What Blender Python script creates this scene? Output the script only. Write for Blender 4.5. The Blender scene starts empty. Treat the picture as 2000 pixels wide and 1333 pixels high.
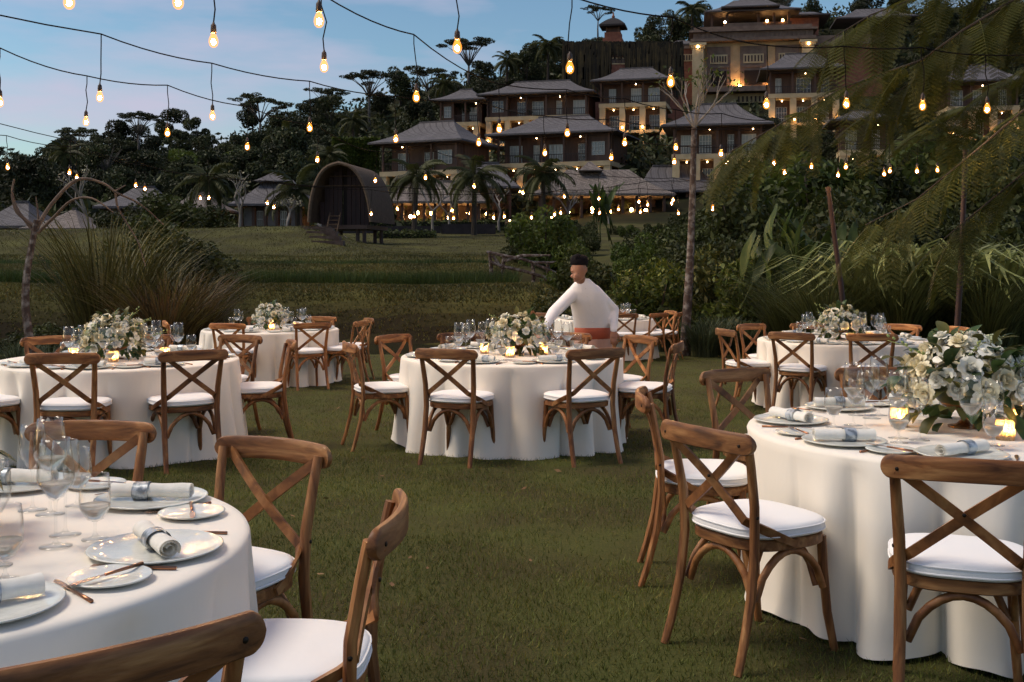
import bpy, math, random
import numpy as np
from mathutils import Vector, Matrix

R = math.radians
sc = bpy.context.scene
C = sc.collection

# ------------------------------------------------------------------ camera
CAM_H, FPX, HZ = 1.517, 2150.0, 505.0        # eye height, focal length in photo pixels, horizon row
cam_d = bpy.data.cameras.new('camera')
cam_d.sensor_width = 36.0
cam_d.lens = 36.0 * FPX / 2000.0
cam_d.shift_y = -(666.5 - HZ) / 2000.0
cam_d.clip_start, cam_d.clip_end = 0.05, 2000.0
cam = bpy.data.objects.new('camera', cam_d); C.objects.link(cam)
cam.location = (0, 0, CAM_H); cam.rotation_euler = (R(90), 0, 0)
sc.camera = cam

# ------------------------------------------------------------------ sky
world = bpy.data.worlds.new('World'); sc.world = world; world.use_nodes = True
wn = world.node_tree.nodes; wl = world.node_tree.links
wn.clear()
SUN_EL, SUN_AZ = R(58), R(272)               # compass-style: 0 = +Y, clockwise
sky = wn.new('ShaderNodeTexSky'); sky.sky_type = 'NISHITA'; sky.sun_disc = False
sky.sun_elevation = R(10); sky.sun_rotation = SUN_AZ
sky.air_density = 1.0; sky.dust_density = 0.6; sky.ozone_density = 3.0
tc = wn.new('ShaderNodeTexCoord')
mp = wn.new('ShaderNodeMapping'); mp.inputs['Scale'].default_value = (1.6, 1.6, 7.0); mp.inputs['Rotation'].default_value = (0, R(7), 0)
nz = wn.new('ShaderNodeTexNoise'); nz.inputs['Scale'].default_value = 2.3; nz.inputs['Detail'].default_value = 5.0; nz.inputs['Roughness'].default_value = 0.55
cr = wn.new('ShaderNodeValToRGB'); cr.color_ramp.elements[0].position = 0.42; cr.color_ramp.elements[1].position = 0.68
cr.color_ramp.elements[1].color = (0.72, 0.72, 0.72, 1)
tint = wn.new('ShaderNodeMixRGB'); tint.blend_type = 'MULTIPLY'; tint.inputs[0].default_value = 1.0; tint.inputs[2].default_value = (1.02, 0.98, 0.96, 1)
mixc = wn.new('ShaderNodeMixRGB'); mixc.inputs[2].default_value = (3.1, 2.75, 3.5, 1)
bg = wn.new('ShaderNodeBackground'); bg.inputs['Strength'].default_value = 0.1
wo = wn.new('ShaderNodeOutputWorld')
wl.new(tc.outputs['Generated'], mp.inputs['Vector']); wl.new(mp.outputs['Vector'], nz.inputs['Vector'])
wl.new(nz.outputs['Fac'], cr.inputs['Fac']); wl.new(sky.outputs['Color'], tint.inputs[1])
wl.new(tint.outputs[0], mixc.inputs[1]); wl.new(cr.outputs['Color'], mixc.inputs[0])
wl.new(mixc.outputs[0], bg.inputs['Color']); wl.new(bg.outputs[0], wo.inputs['Surface'])

# ------------------------------------------------------------------ afterglow light (soft, from high up)
sun_d = bpy.data.lights.new('sun', 'SUN'); sun_d.energy = 1.5; sun_d.angle = R(24); sun_d.color = (1.0, 0.87, 0.72)
sun = bpy.data.objects.new('sun', sun_d); C.objects.link(sun)
_d = Vector((math.sin(SUN_AZ) * math.cos(SUN_EL), math.cos(SUN_AZ) * math.cos(SUN_EL), math.sin(SUN_EL)))
sun.rotation_euler = _d.to_track_quat('Z', 'Y').to_euler(); sun.location = _d * 60

# ------------------------------------------------------------------ exposure
sc.view_settings.view_transform = 'Standard'; sc.view_settings.look = 'None'
sc.view_settings.exposure = 1.0; sc.view_settings.gamma = 1.0; sc.view_settings.use_curve_mapping = False
sc.render.engine = 'CYCLES'
cy = sc.cycles
cy.use_denoising = True
cy.max_bounces = 7; cy.diffuse_bounces = 3; cy.glossy_bounces = 2; cy.transmission_bounces = 5; cy.transparent_max_bounces = 24
cy.caustics_reflective = False; cy.caustics_refractive = False
cy.sample_clamp_indirect = 3.0; cy.sample_clamp_direct = 0.0
cy.use_light_tree = True; cy.use_adaptive_sampling = True; cy.adaptive_threshold = 0.025

rng = random.Random(7)

# ------------------------------------------------------------------ small helpers
def P(px, py, Y):
    """a point that the photo shows at pixel (px, py) when it stands Y metres away"""
    return Vector(((px - 1000.0) / FPX * Y, Y, CAM_H - (py - HZ) / FPX * Y))

def lerp(a, b, t): return a + (b - a) * t
def smooth(a, b, x):
    t = min(1.0, max(0.0, (x - a) / (b - a))); return t * t * (3 - 2 * t)

class MB:
    """collects faces; build() links them as one mesh object"""
    def __init__(s): s.v = []; s.f = []; s.mi = []; s.cur = 0
    def face(s, idx): s.f.append(tuple(idx)); s.mi.append(s.cur)
    def box(s, x0, x1, y0, y1, z0, z1):
        b = len(s.v)
        s.v += [(x0,y0,z0),(x1,y0,z0),(x1,y1,z0),(x0,y1,z0),(x0,y0,z1),(x1,y0,z1),(x1,y1,z1),(x0,y1,z1)]
        for q in ((0,3,2,1),(4,5,6,7),(0,1,5,4),(1,2,6,5),(2,3,7,6),(3,0,4,7)): s.face([b+i for i in q])
        return s
    def tube(s, pts, rad, n=8, caps=True, flat=None):
        """swept tube; rad is a number or a list; flat = (a, b) multiplies the two section axes"""
        pts = [Vector(p) for p in pts]; m = len(pts)
        if not hasattr(rad, '__len__'): rad = [rad] * m
        b = len(s.v); up = None
        for i, p in enumerate(pts):
            t = (pts[min(i+1, m-1)] - pts[max(i-1, 0)])
            t = t.normalized() if t.length > 1e-9 else Vector((0,0,1))
            if up is None:
                up = Vector((0,0,1)) if abs(t.z) < 0.9 else Vector((0,1,0))
            u = (up - t * up.dot(t)).normalized(); w = t.cross(u); up = u
            fa, fb = flat if flat else (1, 1)
            for k in range(n):
                a = 2*math.pi*k/n
                s.v.append(tuple(p + u*(math.cos(a)*rad[i]*fa) + w*(math.sin(a)*rad[i]*fb)))
        for i in range(m-1):
            for k in range(n):
                k2 = (k+1) % n
                s.face((b+i*n+k, b+i*n+k2, b+(i+1)*n+k2, b+(i+1)*n+k))
        if caps:
            s.face([b+k for k in range(n)][::-1]); s.face([b+(m-1)*n+k for k in range(n)])
        return s
    def lathe(s, prof, n=24, c=(0,0,0), close=True):
        b = len(s.v); m = len(prof)
        for r, z in prof:
            for k in range(n):
                a = 2*math.pi*k/n
                s.v.append((c[0]+r*math.cos(a), c[1]+r*math.sin(a), c[2]+z))
        for i in range(m-1):
            for k in range(n):
                k2 = (k+1) % n
                s.face((b+i*n+k, b+i*n+k2, b+(i+1)*n+k2, b+(i+1)*n+k))
        if close:
            if prof[0][0] > 1e-5: s.face([b+k for k in range(n)][::-1])
            if prof[-1][0] > 1e-5: s.face([b+(m-1)*n+k for k in range(n)])
        return s
    def strip(s, pts, nrm, width, thick):
        """bent flat slat: path points, facing normals, width and thickness"""
        pts = [Vector(p) for p in pts]; m = len(pts); b = len(s.v)
        for i, p in enumerate(pts):
            t = (pts[min(i+1, m-1)] - pts[max(i-1, 0)]).normalized()
            nn = Vector(nrm[i]); nn = (nn - t*nn.dot(t)).normalized(); w = t.cross(nn)
            wd = width[i] if hasattr(width, '__len__') else width
            for a, c_ in ((-.5,-.5),(.5,-.5),(.5,.5),(-.5,.5)):
                s.v.append(tuple(p + w*(a*wd) + nn*(c_*thick)))
        for i in range(m-1):
            for k in range(4):
                k2 = (k+1) % 4
                s.face((b+i*4+k, b+i*4+k2, b+(i+1)*4+k2, b+(i+1)*4+k))
        s.face((b+3, b+2, b+1, b)); e = b+(m-1)*4; s.face((e, e+1, e+2, e+3))
        return s
    def ball(s, c, rx, ry, rz, n=12, m=8):
        b = len(s.v); c = Vector(c)
        s.v.append((c.x, c.y, c.z-rz))
        for j in range(1, m):
            ph = -math.pi/2 + math.pi*j/m
            for k in range(n):
                a = 2*math.pi*k/n
                s.v.append((c.x+rx*math.cos(ph)*math.cos(a), c.y+ry*math.cos(ph)*math.sin(a), c.z+rz*math.sin(ph)))
        s.v.append((c.x, c.y, c.z+rz)); top = len(s.v)-1
        for k in range(n):
            k2 = (k+1) % n
            s.face((b, b+1+k2, b+1+k)); s.face((top, b+1+(m-2)*n+k, b+1+(m-2)*n+k2))
            for j in range(m-2):
                s.face((b+1+j*n+k, b+1+j*n+k2, b+1+(j+1)*n+k2, b+1+(j+1)*n+k))
        return s
    def mesh(s, name, mats=None, smooth=True):
        me = bpy.data.meshes.new(name); me.from_pydata([(float(a), float(b), float(c)) for a, b, c in s.v], [], s.f)
        if smooth: me.polygons.foreach_set('use_smooth', np.ones(len(me.polygons), dtype=bool))
        if mats:
            for m in (mats if isinstance(mats, (list, tuple)) else [mats]): me.materials.append(m)
            if isinstance(mats, (list, tuple)) and len(mats) > 1: me.polygons.foreach_set('material_index', np.array(s.mi, dtype=np.int32))
        me.update(); return me
    def build(s, name, mats, parent=None, smooth=True, loc=None, bevel=0):
        o = link(name, s.mesh(name, mats, smooth), parent)
        if loc is not None: o.location = loc
        if smooth and smooth != 'all':
            o.data.set_sharp_from_angle(angle=R(42))
        return o

def link(name, me, parent=None, loc=None):
    o = bpy.data.objects.new(name, me); C.objects.link(o)
    if parent is not None: o.parent = parent
    if loc is not None: o.location = loc
    return o
def tag(o, label=None, cat=None, group=None, kind=None):
    if label: o['label'] = label
    if cat: o['category'] = cat
    if group: o['group'] = group
    if kind: o['kind'] = kind
    return o
def thing(name, label, cat, loc=(0,0,0), rz=0.0, group=None):
    o = bpy.data.objects.new(name, None); C.objects.link(o)
    o.empty_display_size = 0.1
    o.location = loc; o.rotation_euler = (0, 0, rz)
    return tag(o, label, cat, group)
def copy_tree(o, parent=None):
    c = o.copy(); C.objects.link(c); c.parent = parent
    for ch in list(o.children): copy_tree(ch, c)
    return c
def np_mesh(name, v, nper, mats, col=None, smooth=False):
    """mesh of loose polygons with nper corners each; v is an (n*nper, 3) array"""
    v = np.asarray(v, dtype=np.float32); n = len(v); nf = n // nper
    me = bpy.data.meshes.new(name)
    me.vertices.add(n); me.vertices.foreach_set('co', v.ravel())
    me.loops.add(n); me.loops.foreach_set('vertex_index', np.arange(n, dtype=np.int32))
    me.polygons.add(nf)
    me.polygons.foreach_set('loop_start', np.arange(0, n, nper, dtype=np.int32))
    me.polygons.foreach_set('loop_total', np.full(nf, nper, dtype=np.int32))
    if smooth: me.polygons.foreach_set('use_smooth', np.ones(nf, dtype=bool))
    if col is not None:
        ca = me.color_attributes.new('tone', 'FLOAT_COLOR', 'POINT')
        ca.data.foreach_set('color', np.asarray(col, dtype=np.float32).ravel())
    for m in (mats if isinstance(mats, (list, tuple)) else [mats]): me.materials.append(m)
    me.update(calc_edges=True); me.validate(); return me

# ------------------------------------------------------------------ materials
MATS = {}
def new_mat(name):
    m = bpy.data.materials.new(name); m.use_nodes = True
    nt = m.node_tree; b = nt.nodes['Principled BSDF']; return m, nt, b
def _n(nt, t, **kw):
    n = nt.nodes.new(t)
    for k, v in kw.items(): setattr(n, k, v)
    return n
def basic(name, c1, c2=None, scale=6.0, stretch=(1,1,1), rough=0.7, bump=0.0, bscale=None, metal=0.0, objcol=False, detail=4.0, spec=0.4, rand=0.0, coord='Object', pos=(0.35, 0.7)):
    """two-colour noise material with optional bump and per-object tint"""
    if name in MATS: return MATS[name]
    m, nt, b = new_mat(name); L = nt.links
    b.inputs['Roughness'].default_value = rough; b.inputs['Metallic'].default_value = metal
    b.inputs['Specular IOR Level'].default_value = spec
    t = _n(nt, 'ShaderNodeTexCoord'); mpn = _n(nt, 'ShaderNodeMapping'); mpn.inputs['Scale'].default_value = stretch
    oi = _n(nt, 'ShaderNodeObjectInfo')
    add = _n(nt, 'ShaderNodeVectorMath', operation='ADD'); ml = _n(nt, 'ShaderNodeMath', operation='MULTIPLY'); ml.inputs[1].default_value = 17.0 if coord == 'Object' else 0.0
    L.new(oi.outputs['Random'], ml.inputs[0]); L.new(t.outputs[coord], mpn.inputs['Vector'])
    L.new(mpn.outputs[0], add.inputs[0]); L.new(ml.outputs[0], add.inputs[1])
    nz = _n(nt, 'ShaderNodeTexNoise'); nz.inputs['Scale'].default_value = scale; nz.inputs['Detail'].default_value = detail
    L.new(add.outputs[0], nz.inputs['Vector'])
    col = None
    if c2 is not None:
        r = _n(nt, 'ShaderNodeValToRGB'); r.color_ramp.elements[0].position = pos[0]; r.color_ramp.elements[1].position = pos[1]
        r.color_ramp.elements[0].color = (*c1, 1); r.color_ramp.elements[1].color = (*c2, 1)
        L.new(nz.outputs['Fac'], r.inputs['Fac']); col = r.outputs['Color']
    if objcol:
        mx = _n(nt, 'ShaderNodeMixRGB', blend_type='MULTIPLY'); mx.inputs[0].default_value = 1.0
        if col is None: mx.inputs[1].default_value = (*c1, 1)
        else: L.new(col, mx.inputs[1])
        L.new(oi.outputs['Color'], mx.inputs[2]); col = mx.outputs[0]
    if rand > 0:
        hs = _n(nt, 'ShaderNodeHueSaturation'); mr = _n(nt, 'ShaderNodeMapRange')
        mr.inputs['To Min'].default_value = 1 - rand; mr.inputs['To Max'].default_value = 1 + rand
        L.new(oi.outputs['Random'], mr.inputs['Value']); L.new(mr.outputs[0], hs.inputs['Value'])
        if col is None: hs.inputs['Color'].default_value = (*c1, 1)
        else: L.new(col, hs.inputs['Color'])
        col = hs.outputs['Color']
    if col is None: b.inputs['Base Color'].default_value = (*c1, 1)
    else: L.new(col, b.inputs['Base Color'])
    if bump:
        bn = _n(nt, 'ShaderNodeBump'); bn.inputs['Strength'].default_value = min(1.0, bump); bn.inputs['Distance'].default_value = 0.02
        if bscale:
            n2 = _n(nt, 'ShaderNodeTexNoise'); n2.inputs['Scale'].default_value = bscale; n2.inputs['Detail'].default_value = 3
            L.new(add.outputs[0], n2.inputs['Vector']); L.new(n2.outputs['Fac'], bn.inputs['Height'])
        else: L.new(nz.outputs['Fac'], bn.inputs['Height'])
        L.new(bn.outputs[0], b.inputs['Normal'])
    MATS[name] = m; return m
def leafmat(name, c1, c2, trans=0.25, rough=0.6, scale=0.6, rand=0.15, attr=False, coord='Object'):
    """foliage: two greens by a slow noise and a per-leaf tone, some light passes through"""
    if name in MATS: return MATS[name]
    m, nt, b = new_mat(name); L = nt.links
    t = _n(nt, 'ShaderNodeTexCoord'); nz = _n(nt, 'ShaderNodeTexNoise'); nz.inputs['Scale'].default_value = scale; nz.inputs['Detail'].default_value = 3
    L.new(t.outputs[coord], nz.inputs['Vector'])
    r = _n(nt, 'ShaderNodeValToRGB'); r.color_ramp.elements[0].position = 0.35; r.color_ramp.elements[1].position = 0.68
    r.color_ramp.elements[0].color = (*c1, 1); r.color_ramp.elements[1].color = (*c2, 1)
    L.new(nz.outputs['Fac'], r.inputs['Fac']); col = r.outputs['Color']
    if attr:
        at = _n(nt, 'ShaderNodeVertexColor', layer_name='tone')
        mx = _n(nt, 'ShaderNodeMixRGB', blend_type='MULTIPLY'); mx.inputs[0].default_value = 1.0
        L.new(col, mx.inputs[1]); L.new(at.outputs['Color'], mx.inputs[2]); col = mx.outputs[0]
    oi = _n(nt, 'ShaderNodeObjectInfo'); hs = _n(nt, 'ShaderNodeHueSaturation'); mr = _n(nt, 'ShaderNodeMapRange')
    mr.inputs['To Min'].default_value = 1 - rand; mr.inputs['To Max'].default_value = 1 + rand
    L.new(oi.outputs['Random'], mr.inputs['Value']); L.new(mr.outputs[0], hs.inputs['Value']); L.new(col, hs.inputs['Color'])
    L.new(hs.outputs['Color'], b.inputs['Base Color'])
    b.inputs['Roughness'].default_value = rough; b.inputs['Specular IOR Level'].default_value = 0.25
    if trans > 0:
        tr = _n(nt, 'ShaderNodeBsdfTranslucent'); L.new(hs.outputs['Color'], tr.inputs['Color'])
        ms = _n(nt, 'ShaderNodeMixShader'); ms.inputs[0].default_value = trans
        out = nt.nodes['Material Output']
        L.new(b.outputs[0], ms.inputs[1]); L.new(tr.outputs[0], ms.inputs[2]); L.new(ms.outputs[0], out.inputs['Surface'])
    MATS[name] = m; return m
def emit(name, col, strength):
    if name in MATS: return MATS[name]
    m, nt, b = new_mat(name)
    b.inputs['Base Color'].default_value = (*col, 1); b.inputs['Emission Color'].default_value = (*col, 1); b.inputs['Emission Strength'].default_value = strength
    MATS[name] = m; return m
def thin_glass(name, tint=(1,1,1), refl=0.12, rough=0.02):
    """a thin pane or thin blown glass: clear with a sheen that grows at the edges"""
    m, nt, b = new_mat(name); L = nt.links
    tr = _n(nt, 'ShaderNodeBsdfTransparent'); tr.inputs['Color'].default_value = (*tint, 1)
    gl = _n(nt, 'ShaderNodeBsdfGlossy'); gl.inputs['Roughness'].default_value = rough
    lw = _n(nt, 'ShaderNodeLayerWeight'); lw.inputs['Blend'].default_value = 0.5
    pw = _n(nt, 'ShaderNodeMath', operation='POWER'); pw.inputs[1].default_value = 3.2; L.new(lw.outputs['Facing'], pw.inputs[0])
    mr = _n(nt, 'ShaderNodeMapRange'); mr.inputs['To Min'].default_value = refl*0.3; mr.inputs['To Max'].default_value = min(1, refl*7)
    L.new(pw.outputs[0], mr.inputs['Value'])
    ms = _n(nt, 'ShaderNodeMixShader'); L.new(mr.outputs[0], ms.inputs[0]); L.new(tr.outputs[0], ms.inputs[1]); L.new(gl.outputs[0], ms.inputs[2])
    L.new(ms.outputs[0], nt.nodes['Material Output'].inputs['Surface'])
    MATS[name] = m; return m

# ================================================================== GROUND
RIDGE_PX = [-1500, -600, 0, 200, 400, 600, 700, 850, 1000, 1180, 1400, 1700, 2000, 2600, 3600]
RIDGE_PY = [ 420,  380, 345, 312, 285, 250, 218, 172,  150,  108,   62,   28,   10,    0,    0]
def interp(x, xs, ys):
    if x <= xs[0]: return ys[0]
    for i in range(len(xs)-1):
        if x <= xs[i+1]: return lerp(ys[i], ys[i+1], (x-xs[i])/(xs[i+1]-xs[i]))
    return ys[-1]
def nse(x, y):
    return (math.sin(x*1.3+y*.7)+math.sin(x*.53-y*1.1+2)+math.sin(x*2.1+y*1.9+4)*.5)/2.5
_TY = [22, 22.4, 24, 26.9, 27.4, 27.7, 28.0, 28.4, 29.0, 29.8, 31.0, 31.5, 33.8, 34.1, 34.5, 35.2, 36.2, 36.7, 39.4, 39.7, 40.2, 41, 42]
_TZ = [-.40, -.9, -1.0, -.95, -.7, -.25, .10, .42, .64, .76, .76, .62, .62, .92, 1.14, 1.27, 1.30, 1.16, 1.16, 1.38, 1.52, 1.6, 1.6]
MID = (_TY+[49, 55, 66, 80, 92], _TZ+[1.75, 1.95, 2.35, 3.1, 3.6])
MOUND = (_TY+[44, 47, 52, 55, 66, 80, 92], _TZ+[1.5, 1.95, 2.75, 2.9, 2.75, 3.1, 3.6])
RIGHT = ([22, 24, 30, 40, 60, 92], [-.42, -.45, -.2, .6, 2.2, 4.4])
def lawn_z(Y):
    return 0.0 if Y < 6 else -0.027*(Y-7) * smooth(6, 9, Y)
def ground(X, Y):
    if Y <= 22: return lawn_z(Y)
    a = X/Y*FPX + 1000
    yy = Y + nse(X*.35, Y*.1)*.45 if Y > 23 else Y
    yy = max(22, yy)
    if yy < 92:
        zm = interp(yy, *MID); zl = interp(yy, *MOUND); zr = interp(yy, *RIGHT)
        w = 1 - smooth(600, 760, a)
        z = lerp(zm, zl, w)
        z = lerp(z, zr, smooth(1040, 1190, a))
        if Y > 41: z += .30*nse(X*.22+3, Y*.20)*smooth(41, 46, Y)*(1-smooth(60, 70, Y))
        if Y > 24: z += nse(X*.6, Y*.6)*.035 + nse(X*1.9, Y*1.7)*.02
        return z
    z0 = lerp(3.6, 4.4, smooth(1040, 1190, a))
    zr = CAM_H + (HZ - interp(a, RIDGE_PX, RIDGE_PY))/FPX*210
    t = max(0.0, min(1.0, (Y-92)/118.0))
    z = lerp(z0, zr, t**1.5)
    if Y > 210: z += (Y-210)*.05
    return z + nse(X*.11, Y*.13)*min(1.2, max(0, Y-92)*.05)

def build_ground():
    Ys = [-30, -12, -6, -3, 0, 1, 2, 3]
    y = 3.0
    while y < 22: y += .5; Ys.append(y)
    Ys[-1] = 22.0
    Ys += [22.2, 22.4, 22.8]
    y = 23.2
    while y < 58: Ys.append(y); y += .28
    while y < 96: Ys.append(y); y += 1.2
    while y < 215: Ys.append(y); y += 3.5
    while y < 420: Ys.append(y); y += 20
    Ys += [600, 900, 1400]
    ts = np.linspace(-1.9, 1.9, 181)
    m = MB(); nx = len(ts)
    for Yv in Ys:
        for t in ts:
            X = t*(max(Yv, 0)*.75+9)
            m.v.append((X, Yv, ground(X, Yv)))
    for j in range(len(Ys)-1):
        ym = (Ys[j]+Ys[j+1])/2
        m.cur = 0 if ym < 22.1 else (1 if ym < 92 else 2)
        for i in range(nx-1):
            a = j*nx+i; m.face((a, a+1, a+nx+1, a+nx))
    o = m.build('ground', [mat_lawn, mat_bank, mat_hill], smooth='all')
    tag(o, 'mown lawn, grassy terraces and wooded hillside', kind='structure')

mat_lawn = basic('lawn_soil', (.045,.040,.016), (.058,.066,.018), scale=1.6, rough=.95, bump=.5, bscale=60, spec=.1)
mat_bank = basic('bank_grass', (.040,.036,.014), (.082,.080,.024), scale=.5, rough=.95, bump=1.0, bscale=14, spec=.1, detail=8)
mat_hill = basic('hill_soil', (.014,.014,.008), (.03,.032,.012), scale=.15, rough=1, spec=.05)
def slope_soil_shade(m):
    # bare brown soil on steep banks, its colour darkened to imitate shade
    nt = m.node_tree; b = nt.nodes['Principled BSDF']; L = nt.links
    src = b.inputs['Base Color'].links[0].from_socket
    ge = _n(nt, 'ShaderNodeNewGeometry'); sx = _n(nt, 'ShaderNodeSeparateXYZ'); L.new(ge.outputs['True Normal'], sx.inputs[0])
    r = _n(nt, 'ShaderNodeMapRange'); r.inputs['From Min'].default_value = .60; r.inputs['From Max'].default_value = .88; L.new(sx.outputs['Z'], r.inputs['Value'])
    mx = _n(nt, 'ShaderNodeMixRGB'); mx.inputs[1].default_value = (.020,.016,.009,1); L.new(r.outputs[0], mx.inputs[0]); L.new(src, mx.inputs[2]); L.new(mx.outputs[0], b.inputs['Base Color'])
slope_soil_shade(mat_bank)
build_ground()

# pond in the dip behind the lawn
m, nt, b = new_mat('pond_water'); b.inputs['Base Color'].default_value = (.012,.016,.008,1); b.inputs['Roughness'].default_value = .12
_bn = _n(nt, 'ShaderNodeBump'); _bn.inputs['Strength'].default_value = .12; _nz = _n(nt, 'ShaderNodeTexNoise'); _nz.inputs['Scale'].default_value = 5
nt.links.new(_nz.outputs['Fac'], _bn.inputs['Height']); nt.links.new(_bn.outputs[0], b.inputs['Normal'])
MATS['pond_water'] = m
w = MB(); w.v = [(-26,22.1,-.62),(3.2,22.1,-.62),(3.6,28.6,-.62),(-30,28.6,-.62)]; w.f = [(0,1,2,3)]; w.mi = [0]
tag(w.build('pond', m, smooth=False), 'dark narrow pond between the lawn and the grass bank', kind='structure')

# ------------------------------------------------------------------ grass blades
def blades(name, pts, hgt, wid, mat, lean=.5, tone=(.7, 1.2), parent=None, seg=1):
    """one triangle (or a bent strip) per blade at each of pts (n,3)"""
    n = len(pts); rs = np.random.RandomState(len(pts) % 9973)
    a = rs.rand(n)*2*np.pi; h = hgt*(.55+.9*rs.rand(n)); w = wid*(.6+.8*rs.rand(n))
    d = np.c_[np.cos(a), np.sin(a), np.zeros(n)]; l = rs.rand(n)*2*np.pi
    ln = np.c_[np.cos(l), np.sin(l), np.zeros(n)]*(h*lean*rs.rand(n))[:, None]
    tip = pts + ln; tip[:, 2] += h
    v = np.stack([pts - d*w[:, None]/2, pts + d*w[:, None]/2, tip], 1).reshape(-1, 3)
    c = tone[0] + (tone[1]-tone[0])*rs.rand(n)
    yel = rs.rand(n); col = np.c_[c*(1+.35*(yel > .86)), c, c*.9*(1-.2*(yel > .86)), np.ones(n)]
    return link(name, np_mesh(name, v, 3, mat, np.repeat(col, 3, 0)), parent)
mat_turf = leafmat('turf_blade', (.062,.080,.016), (.160,.180,.040), trans=.2, scale=.55, rand=0, attr=True)
rs = np.random.RandomState(3)
Yb = []; Xb = []
for y0, y1, dens in ((2.6,4,5200),(4,6,4600),(6,9,3000),(9,13,1400),(13,17,700),(17,22,420)):
    wdt = (y1*.53+.6)*2; n = int(dens*(y1-y0)*wdt)
    Yb.append(y0+(y1-y0)*rs.rand(n)); Xb.append((rs.rand(n)-.5)*wdt)
Yb = np.concatenate(Yb); Xb = np.concatenate(Xb)
# worn, thinner patches
wear = np.sin(Xb*1.7+np.sin(Yb*1.1)*2)+np.sin(Yb*2.3+Xb*.9+1)+np.sin(Xb*4.1-Yb*3.3)*.6
keep = rs.rand(len(Xb)) < np.clip(1.05-.42*np.clip(wear, 0, 3), .12, 1)
Yb = Yb[keep]; Xb = Xb[keep]
Zb = np.array([lawn_z(y) for y in Yb])
far = np.clip((Yb-3)/12, 0, 1)
pts = np.c_[Xb, Yb, Zb-.002]
o = blades('lawn_grass', pts, .024, .0042, mat_turf, lean=1.2, tone=(.55, 1.35))
tag(o, 'short mown green turf of the dinner lawn', 'grass', kind='stuff')

# a few dry leaves lying in the grass
r_ = np.random.RandomState(12); n = 90; Yl = 3+r_.rand(n)**1.4*12; Xl = (r_.rand(n)-.5)*Yl*.95; al = r_.rand(n)*6.28; sl = .014+.016*r_.rand(n)
dl = np.c_[np.cos(al), np.sin(al), .25*r_.randn(n)]*sl[:, None]; el_ = np.c_[-np.sin(al), np.cos(al), .3*r_.randn(n)]*sl[:, None]*.5; pl_ = np.c_[Xl, Yl, np.array([lawn_z(y) for y in Yl])+.02]
tag(link('fallen_leaves', np_mesh('fallen_leaves', np.stack([pl_-dl, pl_+el_, pl_+dl, pl_-el_], 1).reshape(-1, 3), 4, basic('dry_leaf', (.10,.05,.02), (.2,.12,.05), scale=3, rough=.8))), 'small dry leaves scattered over the lawn', 'leaves', kind='stuff')

# rice and rough grass on the terraces
mat_rice = leafmat('rice_blade', (.026,.046,.010), (.055,.085,.020), trans=.25, scale=.4, rand=0, attr=True)
mat_dry = leafmat('rough_grass', (.055,.058,.016), (.135,.125,.036), trans=.2, scale=.5, rand=0, attr=True)
def scatter(n, y0, y1, a0, a1, seed):
    r = np.random.RandomState(seed); Y = y0+(y1-y0)*r.rand(n); A = a0+(a1-a0)*r.rand(n)
    X = (A-1000)/FPX*Y
    Y = Y - np.array([nse(x*.35, y*.1)*.45 for x, y in zip(X, Y)])
    return np.array([(x, y, ground(x, y)-.02) for x, y in zip(X, Y)])
o = blades('rice_plants', scatter(30000, 31.4, 33.8, -60, 1010, 1), .44, .03, mat_rice, lean=.6, tone=(.6,1.2))
tag(o, 'dense green rice on the lower terrace', 'rice', kind='stuff')
o = blades('rice_plants', scatter(22000, 36.7, 39.4, -60, 960, 2), .26, .03, mat_rice, lean=.6, tone=(.6,1.2))
tag(o, 'short green rice on the upper terrace', 'rice', kind='stuff')
o = blades('bank_grass', np.concatenate([scatter(5000, 27.5, 28.4, -60, 1130, 5), scatter(40000, 28.4, 31.3, -60, 1130, 15), scatter(30000, 34.2, 36.7, -60, 1020, 6), scatter(18000, 39.7, 42, -60, 980, 7), scatter(30000, 42, 56, -60, 1020, 8), scatter(12000, 56, 90, 560, 1100, 9)]), .075, .032, mat_dry, lean=1.2, tone=(.45,1.25))
tag(o, 'rough grass on the terrace banks and the mound', 'grass', kind='stuff')

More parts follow.
